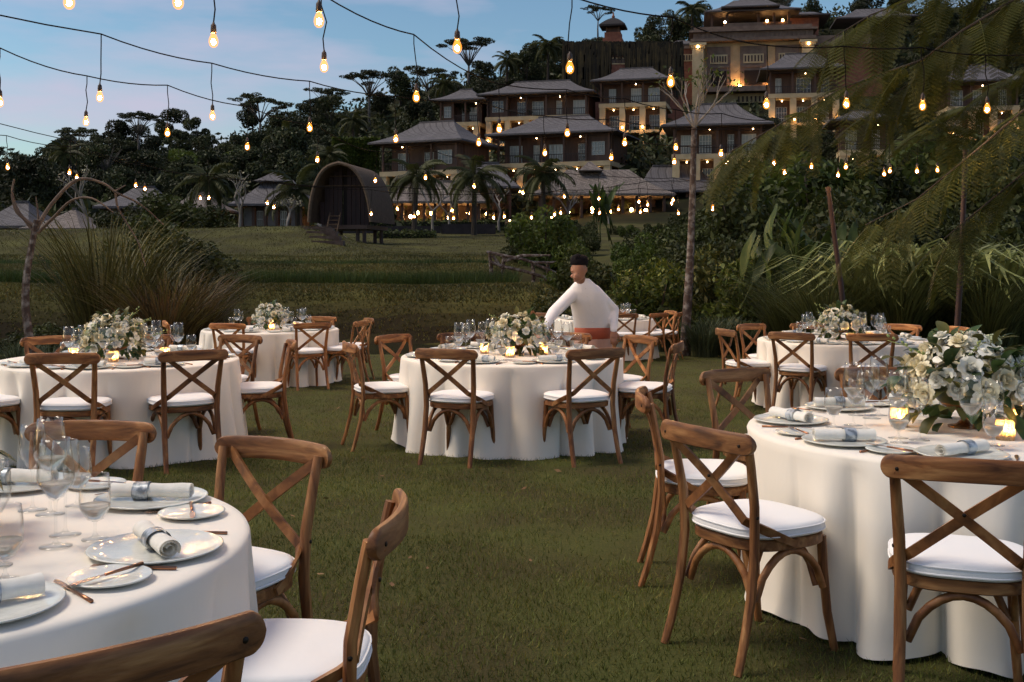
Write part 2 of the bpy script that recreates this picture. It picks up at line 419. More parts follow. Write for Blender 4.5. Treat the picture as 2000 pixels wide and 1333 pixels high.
# ================================================================== DINNER TABLES
def woodmat(name, stretch):
    m, nt, b = new_mat(name); L = nt.links
    t = _n(nt, 'ShaderNodeTexCoord'); mpn = _n(nt, 'ShaderNodeMapping'); mpn.inputs['Scale'].default_value = stretch
    oi = _n(nt, 'ShaderNodeObjectInfo'); ml = _n(nt, 'ShaderNodeMath', operation='MULTIPLY'); ml.inputs[1].default_value = 23.0
    add = _n(nt, 'ShaderNodeVectorMath', operation='ADD')
    L.new(oi.outputs['Random'], ml.inputs[0]); L.new(t.outputs['Object'], mpn.inputs['Vector']); L.new(mpn.outputs[0], add.inputs[0]); L.new(ml.outputs[0], add.inputs[1])
    n1 = _n(nt, 'ShaderNodeTexNoise'); n1.inputs['Scale'].default_value = 1.0; n1.inputs['Detail'].default_value = 6; n1.inputs['Distortion'].default_value = .8
    n2 = _n(nt, 'ShaderNodeTexNoise'); n2.inputs['Scale'].default_value = 5.0; n2.inputs['Detail'].default_value = 3
    L.new(add.outputs[0], n1.inputs['Vector']); L.new(add.outputs[0], n2.inputs['Vector'])
    r = _n(nt, 'ShaderNodeValToRGB'); e = r.color_ramp.elements
    e[0].position = .30; e[0].color = (.10,.034,.011,1); e[1].position = .70; e[1].color = (.50,.25,.095,1)
    x = e.new(.5); x.color = (.29,.115,.036,1)
    L.new(n1.outputs['Fac'], r.inputs['Fac'])
    mx = _n(nt, 'ShaderNodeMixRGB', blend_type='MULTIPLY'); mx.inputs[0].default_value = .45
    L.new(r.outputs['Color'], mx.inputs[1]); L.new(n2.outputs['Fac'], mx.inputs[2])
    m2 = _n(nt, 'ShaderNodeMixRGB', blend_type='MULTIPLY'); m2.inputs[0].default_value = 1.0
    L.new(mx.outputs[0], m2.inputs[1]); L.new(oi.outputs['Color'], m2.inputs[2]); L.new(m2.outputs[0], b.inputs['Base Color'])
    b.inputs['Roughness'].default_value = .5; b.inputs['Specular IOR Level'].default_value = .35
    bn = _n(nt, 'ShaderNodeBump'); bn.inputs['Strength'].default_value = .25; bn.inputs['Distance'].default_value = .004
    L.new(n2.outputs['Fac'], bn.inputs['Height']); L.new(bn.outputs[0], b.inputs['Normal'])
    MATS[name] = m; return m
wood_z = woodmat('teak_upright', (26, 26, 2.2))
wood_x = woodmat('teak_rail', (3.0, 26, 26))
wood_g = woodmat('teak_bent', (9, 9, 9))
m, nt, b = new_mat('white_cotton'); b.inputs['Base Color'].default_value = (.80,.79,.78,1); b.inputs['Roughness'].default_value = .9
b.inputs['Sheen Weight'].default_value = .2
_w = _n(nt, 'ShaderNodeTexNoise'); _w.inputs['Scale'].default_value = 9; _w.inputs['Detail'].default_value = 5
_t = _n(nt, 'ShaderNodeTexCoord'); nt.links.new(_t.outputs['Object'], _w.inputs['Vector'])
_b = _n(nt, 'ShaderNodeBump'); _b.inputs['Strength'].default_value = .35; _b.inputs['Distance'].default_value = .01
nt.links.new(_w.outputs['Fac'], _b.inputs['Height']); nt.links.new(_b.outputs[0], b.inputs['Normal'])
cotton = m
m, nt, b = new_mat('ivory_satin'); b.inputs['Base Color'].default_value = (.81,.755,.66,1); b.inputs['Roughness'].default_value = .62
b.inputs['Sheen Weight'].default_value = .25; b.inputs['Specular IOR Level'].default_value = .35
_w = _n(nt, 'ShaderNodeTexNoise'); _w.inputs['Scale'].default_value = 5; _w.inputs['Detail'].default_value = 4
_t = _n(nt, 'ShaderNodeTexCoord'); _m = _n(nt, 'ShaderNodeMapping'); _m.inputs['Scale'].default_value = (1,1,.35)
nt.links.new(_t.outputs['Object'], _m.inputs['Vector']); nt.links.new(_m.outputs[0], _w.inputs['Vector'])
_b = _n(nt, 'ShaderNodeBump'); _b.inputs['Strength'].default_value = .22; _b.inputs['Distance'].default_value = .03
nt.links.new(_w.outputs['Fac'], _b.inputs['Height']); nt.links.new(_b.outputs[0], b.inputs['Normal'])
satin = m
bolt_m = basic('dark_bolt', (.02,.014,.01), rough=.5, metal=.6)

def seat_outline(n, sx, sy):
    """rounded trapezoid, a little wider in front (+y)"""
    pts = []
    for k in range(n):
        a = 2*math.pi*k/n; c, s = math.cos(a), math.sin(a)
        x = abs(c)**.62*math.copysign(1, c); y = abs(s)**.68*math.copysign(1, s)
        pts.append((x*sx*(1+.05*y), y*sy))
    return pts
def ring_solid(mb, outline, layers, crown=0.0):
    """stacked rings (scale, z) capped top and bottom"""
    b = len(mb.v); n = len(outline)
    for s_, z in layers:
        for x, y in outline: mb.v.append((x*s_, y*s_, z))
    for i in range(len(layers)-1):
        for k in range(n):
            k2 = (k+1) % n; mb.face((b+i*n+k, b+i*n+k2, b+(i+1)*n+k2, b+(i+1)*n+k))
    mb.face([b+k for k in range(n)][::-1])
    e = b+(len(layers)-1)*n
    cidx = len(mb.v); mb.v.append((0, 0, layers[-1][1]+crown))
    for k in range(n): mb.face((e+k, e+(k+1) % n, cidx))

CH = {}
def chair_meshes():
    for s, nm in ((-1,'L'), (1,'R')):
        CH['post'+nm] = MB().tube([(s*.205,-.295,0),(s*.2,-.262,.1),(s*.196,-.222,.26),(s*.193,-.2,.44),(s*.198,-.205,.6),(s*.208,-.232,.75),(s*.214,-.252,.845)],
                                  [.0165,.0175,.019,.0195,.019,.0175,.0165], 10, flat=(.9,1.08)).mesh('post', wood_z)
        CH['leg'+nm] = MB().tube([(s*.178,.168,.445),(s*.183,.172,.32),(s*.192,.185,.15),(s*.205,.212,0)], [.019,.0185,.0175,.0155], 10).mesh('leg', wood_z)
        # bent cross slat from the rail end across to the other side of the seat
        pts, nr = [], []
        for k in range(15):
            t = k/14
            if t < .72:
                u = t/.72; x = lerp(-.205, .165, u); z = lerp(.835, .545, u) ; y = lerp(-.281, -.218, u) + .016*math.sin(u*math.pi) - .004*s
                nr.append((0.0, -1, .0))
            else:
                u = (t-.72)/.28; x = lerp(.165, .228, math.sin(u*math.pi/2)); z = lerp(.545, .447, u); y = lerp(-.218, -.02, u**1.1)
                nr.append((math.sin(u*math.pi/2), -math.cos(u*math.pi/2), 0))
            pts.append((x*s, y, z))
        if s < 0: nr = [(-a, b_, c_) for a, b_, c_ in nr]
        CH['slat'+nm] = MB().strip(pts, nr, [.034]*13+[.03,.026], .0105).mesh('slat', wood_g, smooth=False)
        # arch under the side of the seat
        pts = []
        for k in range(11):
            u = k/10; yy = lerp(-.19, .165, u); zz = .25+.165*math.sin(math.pi*u)**.62
            pts.append((s*.188, yy, zz))
        CH['sidearch'+nm] = MB().tube(pts, .015, 10).mesh('arch', wood_g)
    for nm, yy, hw in (('F', .155, .165), ('B', -.19, .172)):
        pts = []
        for k in range(11):
            u = k/10; pts.append((lerp(-hw, hw, u), yy, .25+.165*math.sin(math.pi*u)**.62))
        CH['arch'+nm] = MB().tube(pts, .015, 10).mesh('arch', wood_g)
    # top rail: curved board with rounded ends
    m = MB(); n = 46; hw = .256
    prof = []
    for k in range(n+1):
        u = math.sin(math.pi/2*(-1+2*k/n)); x = u*hw; y = -.262-.046*(1-u*u)
        e = max(0.0, (abs(x)-(hw-.036))/.036); hh = .039*math.sqrt(max(0.004, 1-e*e)); zc = .838+.007*(1-u*u)
        prof.append((x, y, zc, hh))
    b0 = 0
    sec = [(-.007,-1),(-.0115,-.9),(-.0125,-.5),(-.0125,.5),(-.0105,.88),(-.006,1),(.006,1),(.0105,.88),(.0115,.5),(.0115,-.5),(.0105,-.9),(.007,-1)]
    for x, y, zc, hh in prof:
        for dy, dz in sec: m.v.append((x, y+dy, zc+dz*hh))
    q = len(sec)
    for i in range(n):
        for k in range(q):
            k2 = (k+1) % q; m.face((i*q+k, (i+1)*q+k, (i+1)*q+k2, i*q+k2))
    m.face(range(q)); m.face([n*q+k for k in range(q)][::-1])
    CH['rail'] = m.mesh('rail', wood_x)
    o = seat_outline(36, .222, .212)
    m = MB(); ring_solid(m, o, [(.97,.425),(1.0,.43),(1.0,.46),(.97,.466)]); CH['seat'] = m.mesh('seat', wood_x)
    m = MB(); ring_solid(m, o, [(.93,.467),(1.0,.472),(1.03,.482),(1.035,.494),(1.028,.506),(1.0,.516),(.93,.522),(.7,.526)], .003); CH['cushion'] = m.mesh('cushion', cotton)
    m = MB(); pts = [(x*1.037, y*1.037, .482) for x, y in o]; m.tube(pts+[pts[0]], .0035, 6, caps=False)
    pts = [(x*1.034, y*1.034, .506) for x, y in o]; m.tube(pts+[pts[0]], .003, 6, caps=False); CH['piping'] = m.mesh('piping', cotton)
    CH['bolt'] = MB().lathe([(0,-.003),(.0065,-.003),(.0065,.002),(.004,.004),(0,.0045)], 8).mesh('bolt', bolt_m)
chair_meshes()
for k_, me in CH.items():
    if 'slat' not in k_: me.set_sharp_from_angle(angle=R(40))

def make_chair(label, loc, rz, group, near=False, tone=1.0, hue=0.0):
    t = thing('cross_back_chair', label, 'chair', loc, rz, group)
    col = (tone*(1+hue), tone, tone*(1-hue), 1)
    for nm, key in (('back_post','postL'),('back_post','postR'),('front_leg','legL'),('front_leg','legR'),('top_rail','rail'),('seat_frame','seat'),
                    ('cross_slat','slatL'),('cross_slat','slatR'),('arch_brace','archF'),('arch_brace','archB'),('arch_brace','sidearchL'),('arch_brace','sidearchR')):
        o = link(nm, CH[key], t); v_ = rng.uniform(.80, 1.16); h_ = rng.uniform(-.05, .05); o.color = (col[0]*v_*(1+h_), col[1]*v_, col[2]*v_*(1-h_), 1)
    cu = link('cushion', CH['cushion'], t); link('piping', CH['piping'], cu)
    if near:
        for x, y, z in ((-.205,-.2905,.835),(.205,-.2905,.835),(0,-.25,.69)):
            o = link('bolt', CH['bolt'], t, (x, y, z)); o.rotation_euler = (R(90), 0, 0)
        for s in (-1, 1):
            o = link('bolt', CH['bolt'], t, (s*.216, -.207, .565)); o.rotation_euler = (0, s*R(90), 0)
    return t

RT = .955
def cloth(label, cx, cy, seed, chairs, group):
    r_ = random.Random(seed); n = 320
    # fold pattern
    ph = [r_.uniform(0, 6.28) for _ in range(6)]
    def fold(a):
        w = a + .12*math.sin(3*a+ph[0]) + .08*math.sin(5*a+ph[1])
        f = (1.9*abs(math.sin(9*w+ph[2]))**.6-1)*(1+.35*math.sin(4*a+ph[4])) + math.sin(25*w+ph[3])*.16 + .3*math.sin(5*w+ph[0])
        return f
    def press(a):
        s = 0
        for c in chairs:
            d = (a-c+math.pi) % (2*math.pi)-math.pi
            s = max(s, math.exp(-(d/.24)**2))
        return s
    m = MB()
    rings = [(0.0,.752,0),(.3,.752,0),(.6,.7515,0),(.85,.7515,0),(.915,.751,0),(.938,.7475,0),(.95,.741,0),(.955,.73,0)]
    sk = 20
    for i in range(1, sk+1):
        t = i/sk; rings.append((RT, .73*(1-t)+.012*t, t))
    m.v.append((0, 0, .752))
    for j, (r, z, t) in enumerate(rings[1:]):
        for k in range(n):
            a = 2*math.pi*k/n           # 0 = towards the camera, turning right
            rr, zz = r, z
            if t > 0:
                am = (t**.62)*.088*(.8+.4*math.sin(3*a+ph[5]))
                rr = r + am*fold(a) + t**1.1*(.07-.075*press(a)) - t**.62*.03 - .006*math.sin(math.pi*t)
                zz = z + t*t*.010*fold(a+.3)
                if j == len(rings)-2: rr += .004
            else:
                zz += .0012*math.sin(9*a+ph[1])*math.sin(r*9) if r < .9 else 0
            m.v.append((rr*math.sin(a), -rr*math.cos(a), zz))
    for k in range(n): m.face((0, 1+k, 1+(k+1) % n))
    for j in range(len(rings)-2):
        for k in range(n):
            a, b_ = 1+j*n+k, 1+j*n+(k+1) % n
            m.face((a, a+n, b_+n, b_))
    o = m.build('tablecloth', satin, smooth='all', loc=(cx, cy, lawn_z(cy)))
    return tag(o, label, 'tablecloth', group)
tab_m = basic('plywood_top', (.3,.2,.11), (.36,.25,.15), scale=5, rough=.7)
def table(label, cx, cy, group):
    t = thing('round_table', label, 'table', (cx, cy, lawn_z(cy)), 0, group)
    MB().lathe([(0,.715),(.90,.715),(.905,.72),(.905,.742),(.9,.746),(0,.746)], 40).build('tabletop', tab_m, t)
    for a in (45, 135, 225, 315):
        x, y = .6*math.cos(R(a)), .6*math.sin(R(a)); MB().tube([(x, y, 0), (x*.95, y*.95, .712)], .02, 8).build('leg', bolt_m, t)

# ------------------------------------------------------------------ tableware
porc = basic('grey_white_stoneware', (.62,.63,.58), (.70,.71,.65), scale=14, rough=.10, spec=.6, bump=.12, bscale=22)
linen = leafmat('ivory_linen', (.80,.78,.71), (.90,.88,.82), trans=.2, scale=30, rand=0, rough=.9)
silver_ring = basic('patterned_napkin_ring', (.18,.21,.24), (.48,.52,.55), scale=45, rough=.4, metal=.4, pos=(.42,.58))
copper = basic('copper_cutlery', (.34,.16,.09), rough=.28, metal=1.0)
steel = basic('copper_cutlery_blade', (.42,.30,.25), rough=.25, metal=1.0)
glass = thin_glass('clear_glass', (.985,.99,.99), .10, .03)
m, nt, b = new_mat('refraction_fill'); b.inputs['Base Color'].default_value = (1,1,1,1); b.inputs['Roughness'].default_value = 0.0; b.inputs['IOR'].default_value = 1.15; b.inputs['Transmission Weight'].default_value = 1.0  # whitish fill imitating bright cloth refracted in empty bowls, not a drink
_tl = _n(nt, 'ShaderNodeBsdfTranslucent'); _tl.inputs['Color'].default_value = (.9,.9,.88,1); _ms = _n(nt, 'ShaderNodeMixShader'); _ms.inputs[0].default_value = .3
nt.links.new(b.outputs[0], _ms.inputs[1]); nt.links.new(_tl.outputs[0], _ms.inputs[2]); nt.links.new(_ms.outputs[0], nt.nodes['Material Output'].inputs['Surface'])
refraction_g = m
TW = {}
def tableware():
    TW['charger'] = MB().lathe([(0,.002),(.10,.002),(.11,0),(.115,.002),(.165,.012),(.172,.0165),(.168,.0185),(.155,.013),(.115,.0085),(0,.008)], 44).mesh('charger', porc)
    TW['side'] = MB().lathe([(0,.001),(.06,.001),(.065,.0025),(.094,.011),(.097,.0145),(.093,.0155),(.065,.0085),(0,.0075)], 36).mesh('side', porc)
    # rolled napkin: spiral section
    m = MB(); k_ = 44; sp = []
    for i in range(k_):
        t = i/(k_-1); a = t*2*math.pi*2.6; r = lerp(.004, .0255, t**.7); sp.append((r*math.cos(a), r*math.sin(a)))
    L_ = 9
    for j in range(L_):
        x = lerp(-.125, .125, j/(L_-1)); w = 1+.05*math.sin(j*1.7)
        for y, z in sp: m.v.append((x, y*w*1.18, z*w+.026))
    for j in range(L_-1):
        for i in range(k_-1): m.face((j*k_+i, (j+1)*k_+i, (j+1)*k_+i+1, j*k_+i+1))
    TW['napkin'] = m.mesh('napkin', linen)
    TW['ring'] = MB().tube([(-.024,0,.026),(.024,0,.026)], .0285, 20, caps=False, flat=(1,1.18)).mesh('ring', silver_ring)
    m = MB(); m.tube([(0,-.10,.004),(0,.015,.005)], [.0048,.0038], 8); TW['khandle'] = m.mesh('handle', copper)
    m = MB(); m.strip([(0,.01,.005),(0,.06,.0055),(.001,.105,.005),(.003,.118,.005)], [(0,0,1)]*4, [.006,.015,.014,.004], .0016); TW['kblade'] = m.mesh('blade', steel, smooth=False)
    m = MB(); m.strip([(0,.01,.005),(0,.045,.005),(0,.058,.004),(0,.075,.005)], [(0,0,1)]*4, [.005,.006,.018,.02], .002)
    for x in (-.0085,-.003,.003,.0085): m.strip([(x,.074,.005),(x,.095,.008),(x,.112,.008)], [(0,0,1)]*3, [.0035,.003,.0015], .0016)
    TW['fhead'] = m.mesh('tines', steel, smooth=False)
    # stemware: foot and stem, bowl, added pale fill for refracted cloth light
    def stem(h, fr, bz):
        return [(0,0),(fr,.0005),(fr,.002),(fr*.5,.004),(.009,.009),(.0042,.02),(.0036,bz*.6),(.0042,bz*.93),(.008,bz)]
    TW['w_foot'] = MB().lathe(stem(.29,.042,.125), 28).mesh('stem', glass)
    TW['w_bowl'] = MB().lathe([(.004,.122),(.02,.132),(.043,.165),(.0475,.182),(.046,.215),(.040,.26),(.036,.288),(.0345,.288),(.0445,.215),(.046,.182),(.0415,.166),(.018,.134),(0,.1255)], 32, close=False).mesh('bowl', glass)
    TW['w_refraction'] = MB().lathe([(0,.1265),(.0175,.1355),(.040,.166),(.0415,.170),(0,.170)], 28).mesh('water', refraction_g)
    TW['c_bowl'] = MB().lathe([(.004,.122),(.018,.134),(.036,.168),(.039,.19),(.037,.23),(.032,.262),(.0305,.262),(.0355,.23),(.0375,.19),(.0345,.169),(.016,.136),(0,.1255)], 28, close=False).mesh('bowl', glass)
    TW['g_foot'] = MB().lathe(stem(.18,.036,.05), 28).mesh('stem', glass)
    TW['g_bowl'] = MB().lathe([(.004,.048),(.022,.056),(.040,.086),(.0425,.11),(.040,.145),(.036,.178),(.0345,.178),(.0385,.145),(.041,.11),(.0385,.087),(.020,.058),(0,.0515)], 28, close=False).mesh('bowl', glass)
    TW['g_refraction'] = MB().lathe([(0,.0525),(.0195,.0595),(.0375,.0875),(.0388,.096),(0,.096)], 28).mesh('water', refraction_g)
tableware()

def put(name, label, cat, key_parts, loc, rz, group):
    t = thing(name, label, cat, loc, rz, group)
    for nm, k in key_parts: link(nm, TW[k], t)
    return t
def single(name, label, cat, key, loc, rz, group):
    o = link(name, TW[key]); o.location = loc; o.rotation_euler = (0, 0, rz); return tag(o, label, cat, group)

SEATS = {}
def setting(tn, seat, cx, cy, deg, nap=90, full=True, level=2):
    """one cover, as the guest sitting at angle deg sees it; tn and seat word the labels"""
    z = lawn_z(cy)+.752
    def at(r, d): a = R(deg+d); return (cx+r*math.sin(a), cy-r*math.cos(a), z)
    rz = R(deg)
    where = '%s of the %s' % (seat, tn)
    single('charger_plate', 'large pale stoneware plate at the %s' % where, 'plate', 'charger', at(.755, 0), rz, 'charger plates')
    nx, ny, nz_ = at(.755, 0)
    t = thing('rolled_napkin', 'rolled napkin on the plate at the %s' % where, 'napkin', (nx, ny, nz_+.0085), rz+R(nap-90), 'rolled napkins')
    link('linen_roll', TW['napkin'], t); ro = link('napkin_ring', TW['ring'], t); ro.location.x = rng.uniform(-.02, .055)
    single('side_plate', 'small pale bread plate at the %s' % where, 'plate', 'side', at(.80, -19), rz, 'bread plates')
    if level >= 2:
        x, y, q = at(.80, -19)
        put('butter_knife', 'butter knife on the bread plate, %s' % where, 'knife', (('handle','khandle'),('blade','kblade')), (x, y, q+.0145), rz+R(68+rng.uniform(-12, 12)), 'butter knives')
        put('fork', 'fork left of the plate at the %s' % where, 'fork', (('handle','khandle'),('tines','fhead')), at(.79, -11.5), rz+R(rng.uniform(-5, 5)), 'forks')
        put('dinner_knife', 'knife right of the plate at the %s' % where, 'knife', (('handle','khandle'),('blade','kblade')), at(.80, 14), rz+R(rng.uniform(-5, 5)), 'dinner knives')
    put('wine_glass', 'tall stemmed wine glass at the %s' % where, 'glass', (('stem','w_foot'),('bowl','w_bowl'),('water','w_refraction')), at(.475+rng.uniform(-.015,.015), 3+rng.uniform(-3,3)), 0, 'tall wine glasses')  # the water part is only the whitish refraction fill
    put('white_wine_glass', 'slimmer stemmed wine glass at the %s' % where, 'glass', (('stem','w_foot'),('bowl','c_bowl')), at(.455+rng.uniform(-.015,.015), 17+rng.uniform(-3,3)), 0, 'slim wine glasses')
    put('water_goblet', 'short stemmed water goblet at the %s' % where, 'glass', (('stem','g_foot'),('bowl','g_bowl'),('water','g_refraction')), at(.56+rng.uniform(-.015,.015), 11+rng.uniform(-3,3)), 0, 'water goblets')  # here too the water part stands in for refracted light

# ------------------------------------------------------------------ candles
def candle_mats():
    m, nt, b = new_mat('ribbed_votive_glass'); L = nt.links
    tr = _n(nt, 'ShaderNodeBsdfTransparent'); tr.inputs['Color'].default_value = (1,.90,.76,1)
    tl = _n(nt, 'ShaderNodeBsdfTranslucent'); tl.inputs['Color'].default_value = (.9,.74,.52,1)
    gl = _n(nt, 'ShaderNodeBsdfGlossy'); gl.inputs['Roughness'].default_value = .15
    t = _n(nt, 'ShaderNodeTexCoord'); v = _n(nt, 'ShaderNodeTexVoronoi'); v.inputs['Scale'].default_value = 85
    L.new(t.outputs['Object'], v.inputs['Vector'])
    bn = _n(nt, 'ShaderNodeBump'); bn.inputs['Strength'].default_value = .8; bn.inputs['Distance'].default_value = .004
    L.new(v.outputs['Distance'], bn.inputs['Height']); L.new(bn.outputs[0], gl.inputs['Normal']); L.new(bn.outputs[0], tl.inputs['Normal'])
    r = _n(nt, 'ShaderNodeMapRange'); r.inputs['From Max'].default_value = .7; r.inputs['To Min'].default_value = .2; r.inputs['To Max'].default_value = .75; L.new(v.outputs['Distance'], r.inputs['Value'])
    m1 = _n(nt, 'ShaderNodeMixShader'); L.new(r.outputs[0], m1.inputs[0]); L.new(tr.outputs[0], m1.inputs[1]); L.new(tl.outputs[0], m1.inputs[2])
    m2 = _n(nt, 'ShaderNodeMixShader'); m2.inputs[0].default_value = .12; L.new(m1.outputs[0], m2.inputs[1]); L.new(gl.outputs[0], m2.inputs[2])
    L.new(m2.outputs[0], nt.nodes['Material Output'].inputs['Surface']); MATS['votive'] = m
    return m
votive = candle_mats()
wax = basic('candle_wax', (.8,.68,.5), rough=.5)
flame_m = emit('candle_flame', (1.0,.50,.13), 420.0)
TW['v_glass'] = MB().lathe([(0,0),(.036,0),(.038,.003),(.0385,.088),(.0365,.089),(.0355,.087),(.0355,.006),(0,.006)], 30).mesh('holder', votive)
TW['v_wax'] = MB().lathe([(0,.007),(.024,.007),(.024,.034),(.02,.035),(0,.0345)], 20).mesh('wax', wax)
TW['v_flame'] = MB().lathe([(0,.035),(.0035,.040),(.0058,.047),(.0042,.058),(.0015,.068),(0,.073)], 10).mesh('flame', flame_m)
def candle(label, x, y, z, group):
    t = thing('votive_candle', label, 'candle', (x, y, z), rng.uniform(0, 6), group)
    link('glass_holder', TW['v_glass'], t); w_ = link('wax', TW['v_wax'], t); link('flame', TW['v_flame'], w_)

# ------------------------------------------------------------------ flowers
pet_w = leafmat('white_petal', (.80,.78,.66), (.90,.88,.80), trans=.18, scale=20, rand=.08, rough=.7)
pet_c = leafmat('cream_petal', (.74,.66,.44), (.86,.80,.60), trans=.18, scale=20, rand=.08, rough=.7)
pet_g = leafmat('green_white_blossom', (.42,.48,.25), (.66,.68,.48), trans=.25, scale=60, rand=.1, rough=.7)
leaf_d = leafmat('bouquet_leaf', (.025,.050,.014), (.062,.105,.028), trans=.2, scale=8, rand=.35, rough=.38)
leaf_o = leafmat('bouquet_leaf_olive', (.07,.07,.018), (.13,.125,.035), trans=.25, scale=8, rand=.3, rough=.45)
vase_m = basic('bronze_compote', (.16,.08,.035), (.26,.14,.06), scale=8, rough=.35, metal=.9)
stem_m = basic('green_stem', (.05,.075,.02), rough=.6)
FL = {}
def petal(mb, ang, tilt, r0, ln, wd, curl, z0, n=4):
    """curved petal patch starting at radius r0 leaning by tilt, tips curl out"""
    b = len(mb.v); cu, su = math.cos(ang), math.sin(ang)
    for i in range(n+1):
        t = i/n; tl = tilt + curl*t*t
        r = r0 + ln*t*math.sin(tl); z = z0 + ln*t*math.cos(tl)
        hw = wd*(math.sin(math.pi*min(1, .18+.70*t))**.8)
        for k in range(3):
            s = k-1; bow = -.28*hw*(s*s)
            rr = r+bow*math.cos(tl); x = rr*cu - s*hw*su; y = rr*su + s*hw*cu
            mb.v.append((x, y, z))
    for i in range(n):
        for k in range(2): a = b+i*3+k; mb.face((a, a+1, a+4, a+3))
def flower_meshes():
    r_ = random.Random(5)
    for nm, mt, op in (('rose_w', pet_w, 0), ('rose_c', pet_c, .15), ('rose_o', pet_c, .22)):
        m = MB()
        for ring, (cnt, tilt, r0, ln, wd, curl) in enumerate(((3,.04+op*.3,.001,.036,.009,-.35),(4,.10+op*.4,.004,.038,.013,-.25),(5,.20+op*.7,.007,.039,.018,-.05),(6,.36+op,.010,.038,.021,.3),(7,.62+op,.012,.035,.021,.6))):
            for k in range(cnt): petal(m, 2*math.pi*k/cnt+ring*.7+r_.uniform(-.2,.2), tilt+r_.uniform(-.08,.08), r0, ln*r_.uniform(.92,1.08), wd, curl, .0)
        FL[nm] = m.mesh(nm, mt)
    m = MB()          # orchid: broad petals laid open
    for k, (a, l, w_) in enumerate(((0,.040,.025),(2.2,.030,.013),(3.1415,.040,.025),(4.08,.028,.013),(1.57,.032,.014))): petal(m, a, 1.25, .003, l, w_, .15, .006)
    m.ball((0,-.004,.012), .008, .010, .009, 8, 6); FL['orchid'] = m.mesh('orchid', pet_w)
    m = MB()          # clustered small blossoms
    for i in range(46):
        v = Vector((r_.gauss(0,1), r_.gauss(0,1), abs(r_.gauss(0,1))+.1)).normalized()*r_.uniform(.028,.04); q = r_.uniform(.006,.010)
        u = v.orthogonal().normalized(); w_ = v.normalized().cross(u)
        for a in range(4):
            a0 = a*1.571+r_.random(); d = u*math.cos(a0)+w_*math.sin(a0); e = u*math.cos(a0+.8)+w_*math.sin(a0+.8); g = u*math.cos(a0-.8)+w_*math.sin(a0-.8)
            b = len(m.v); m.v += [tuple(v), tuple(v+e*q*.7+v*.06), tuple(v+d*q+v*.1), tuple(v+g*q*.7+v*.06)]; m.face((b, b+1, b+2, b+3))
    FL['cluster'] = m.mesh('cluster', pet_g, smooth=False)
    m2 = MB(); m2.v, m2.f, m2.mi = m.v, m.f, m.mi; FL['cluster_w'] = m2.mesh('cluster_w', pet_w, smooth=False)
    for nm, ln, wd in (('leaf', .085, .019), ('leaf_round', .062, .022)):
        m = MB(); n = 6
        for i in range(n+1):
            t = i/n; hw = wd*math.sin(math.pi*min(1,t*.96+.03))**.75; z = .012*math.sin(t*2.6)-.02*t*t
            m.v += [(-hw, ln*t, z+.25*hw), (0, ln*t, z), (hw, ln*t, z+.25*hw)]
        for i in range(n):
            for k in range(2): a = i*3+k; m.face((a, a+1, a+4, a+3))
        FL[nm] = m.mesh(nm, leaf_d); m2 = MB(); m2.v, m2.f, m2.mi = m.v, m.f, m.mi; FL[nm+'_o'] = m2.mesh(nm, leaf_o)
    m = MB()          # sprig with small buds
    m.tube([(0,0,0),(.01,.0,.06),(.03,.005,.12),(.06,.005,.17)], [.002,.0018,.0014,.001], 5)
    for k in range(7):
        t = k/6; m.ball((.01+.05*t*t+r_.uniform(-.012,.012), r_.uniform(-.012,.012), .05+.125*t), .005, .005, .007, 6, 5)
    FL['sprig'] = m.mesh('sprig', leafmat('bud_green', (.22,.28,.08), (.4,.45,.18), trans=.1, scale=20))
    m = MB(); m.lathe([(0,0),(.062,0),(.064,.006),(.03,.014),(.014,.03),(.013,.05),(.03,.066),(.085,.088),(.10,.112),(.095,.112),(.08,.095),(0,.08)], 32)
    FL['vase'] = m.mesh('compote', vase_m)
flower_meshes()
def aim(o, d, spin):
    o.rotation_euler = (Vector(d).to_track_quat('Z', 'Y') @ Vector((0,0,1)).rotation_difference(Vector((0,0,1)))).to_euler()
    q = Vector(d).to_track_quat('Z', 'Y'); from mathutils import Quaternion
    o.rotation_mode = 'QUATERNION'; o.rotation_quaternion = q @ Quaternion((0,0,1), spin)
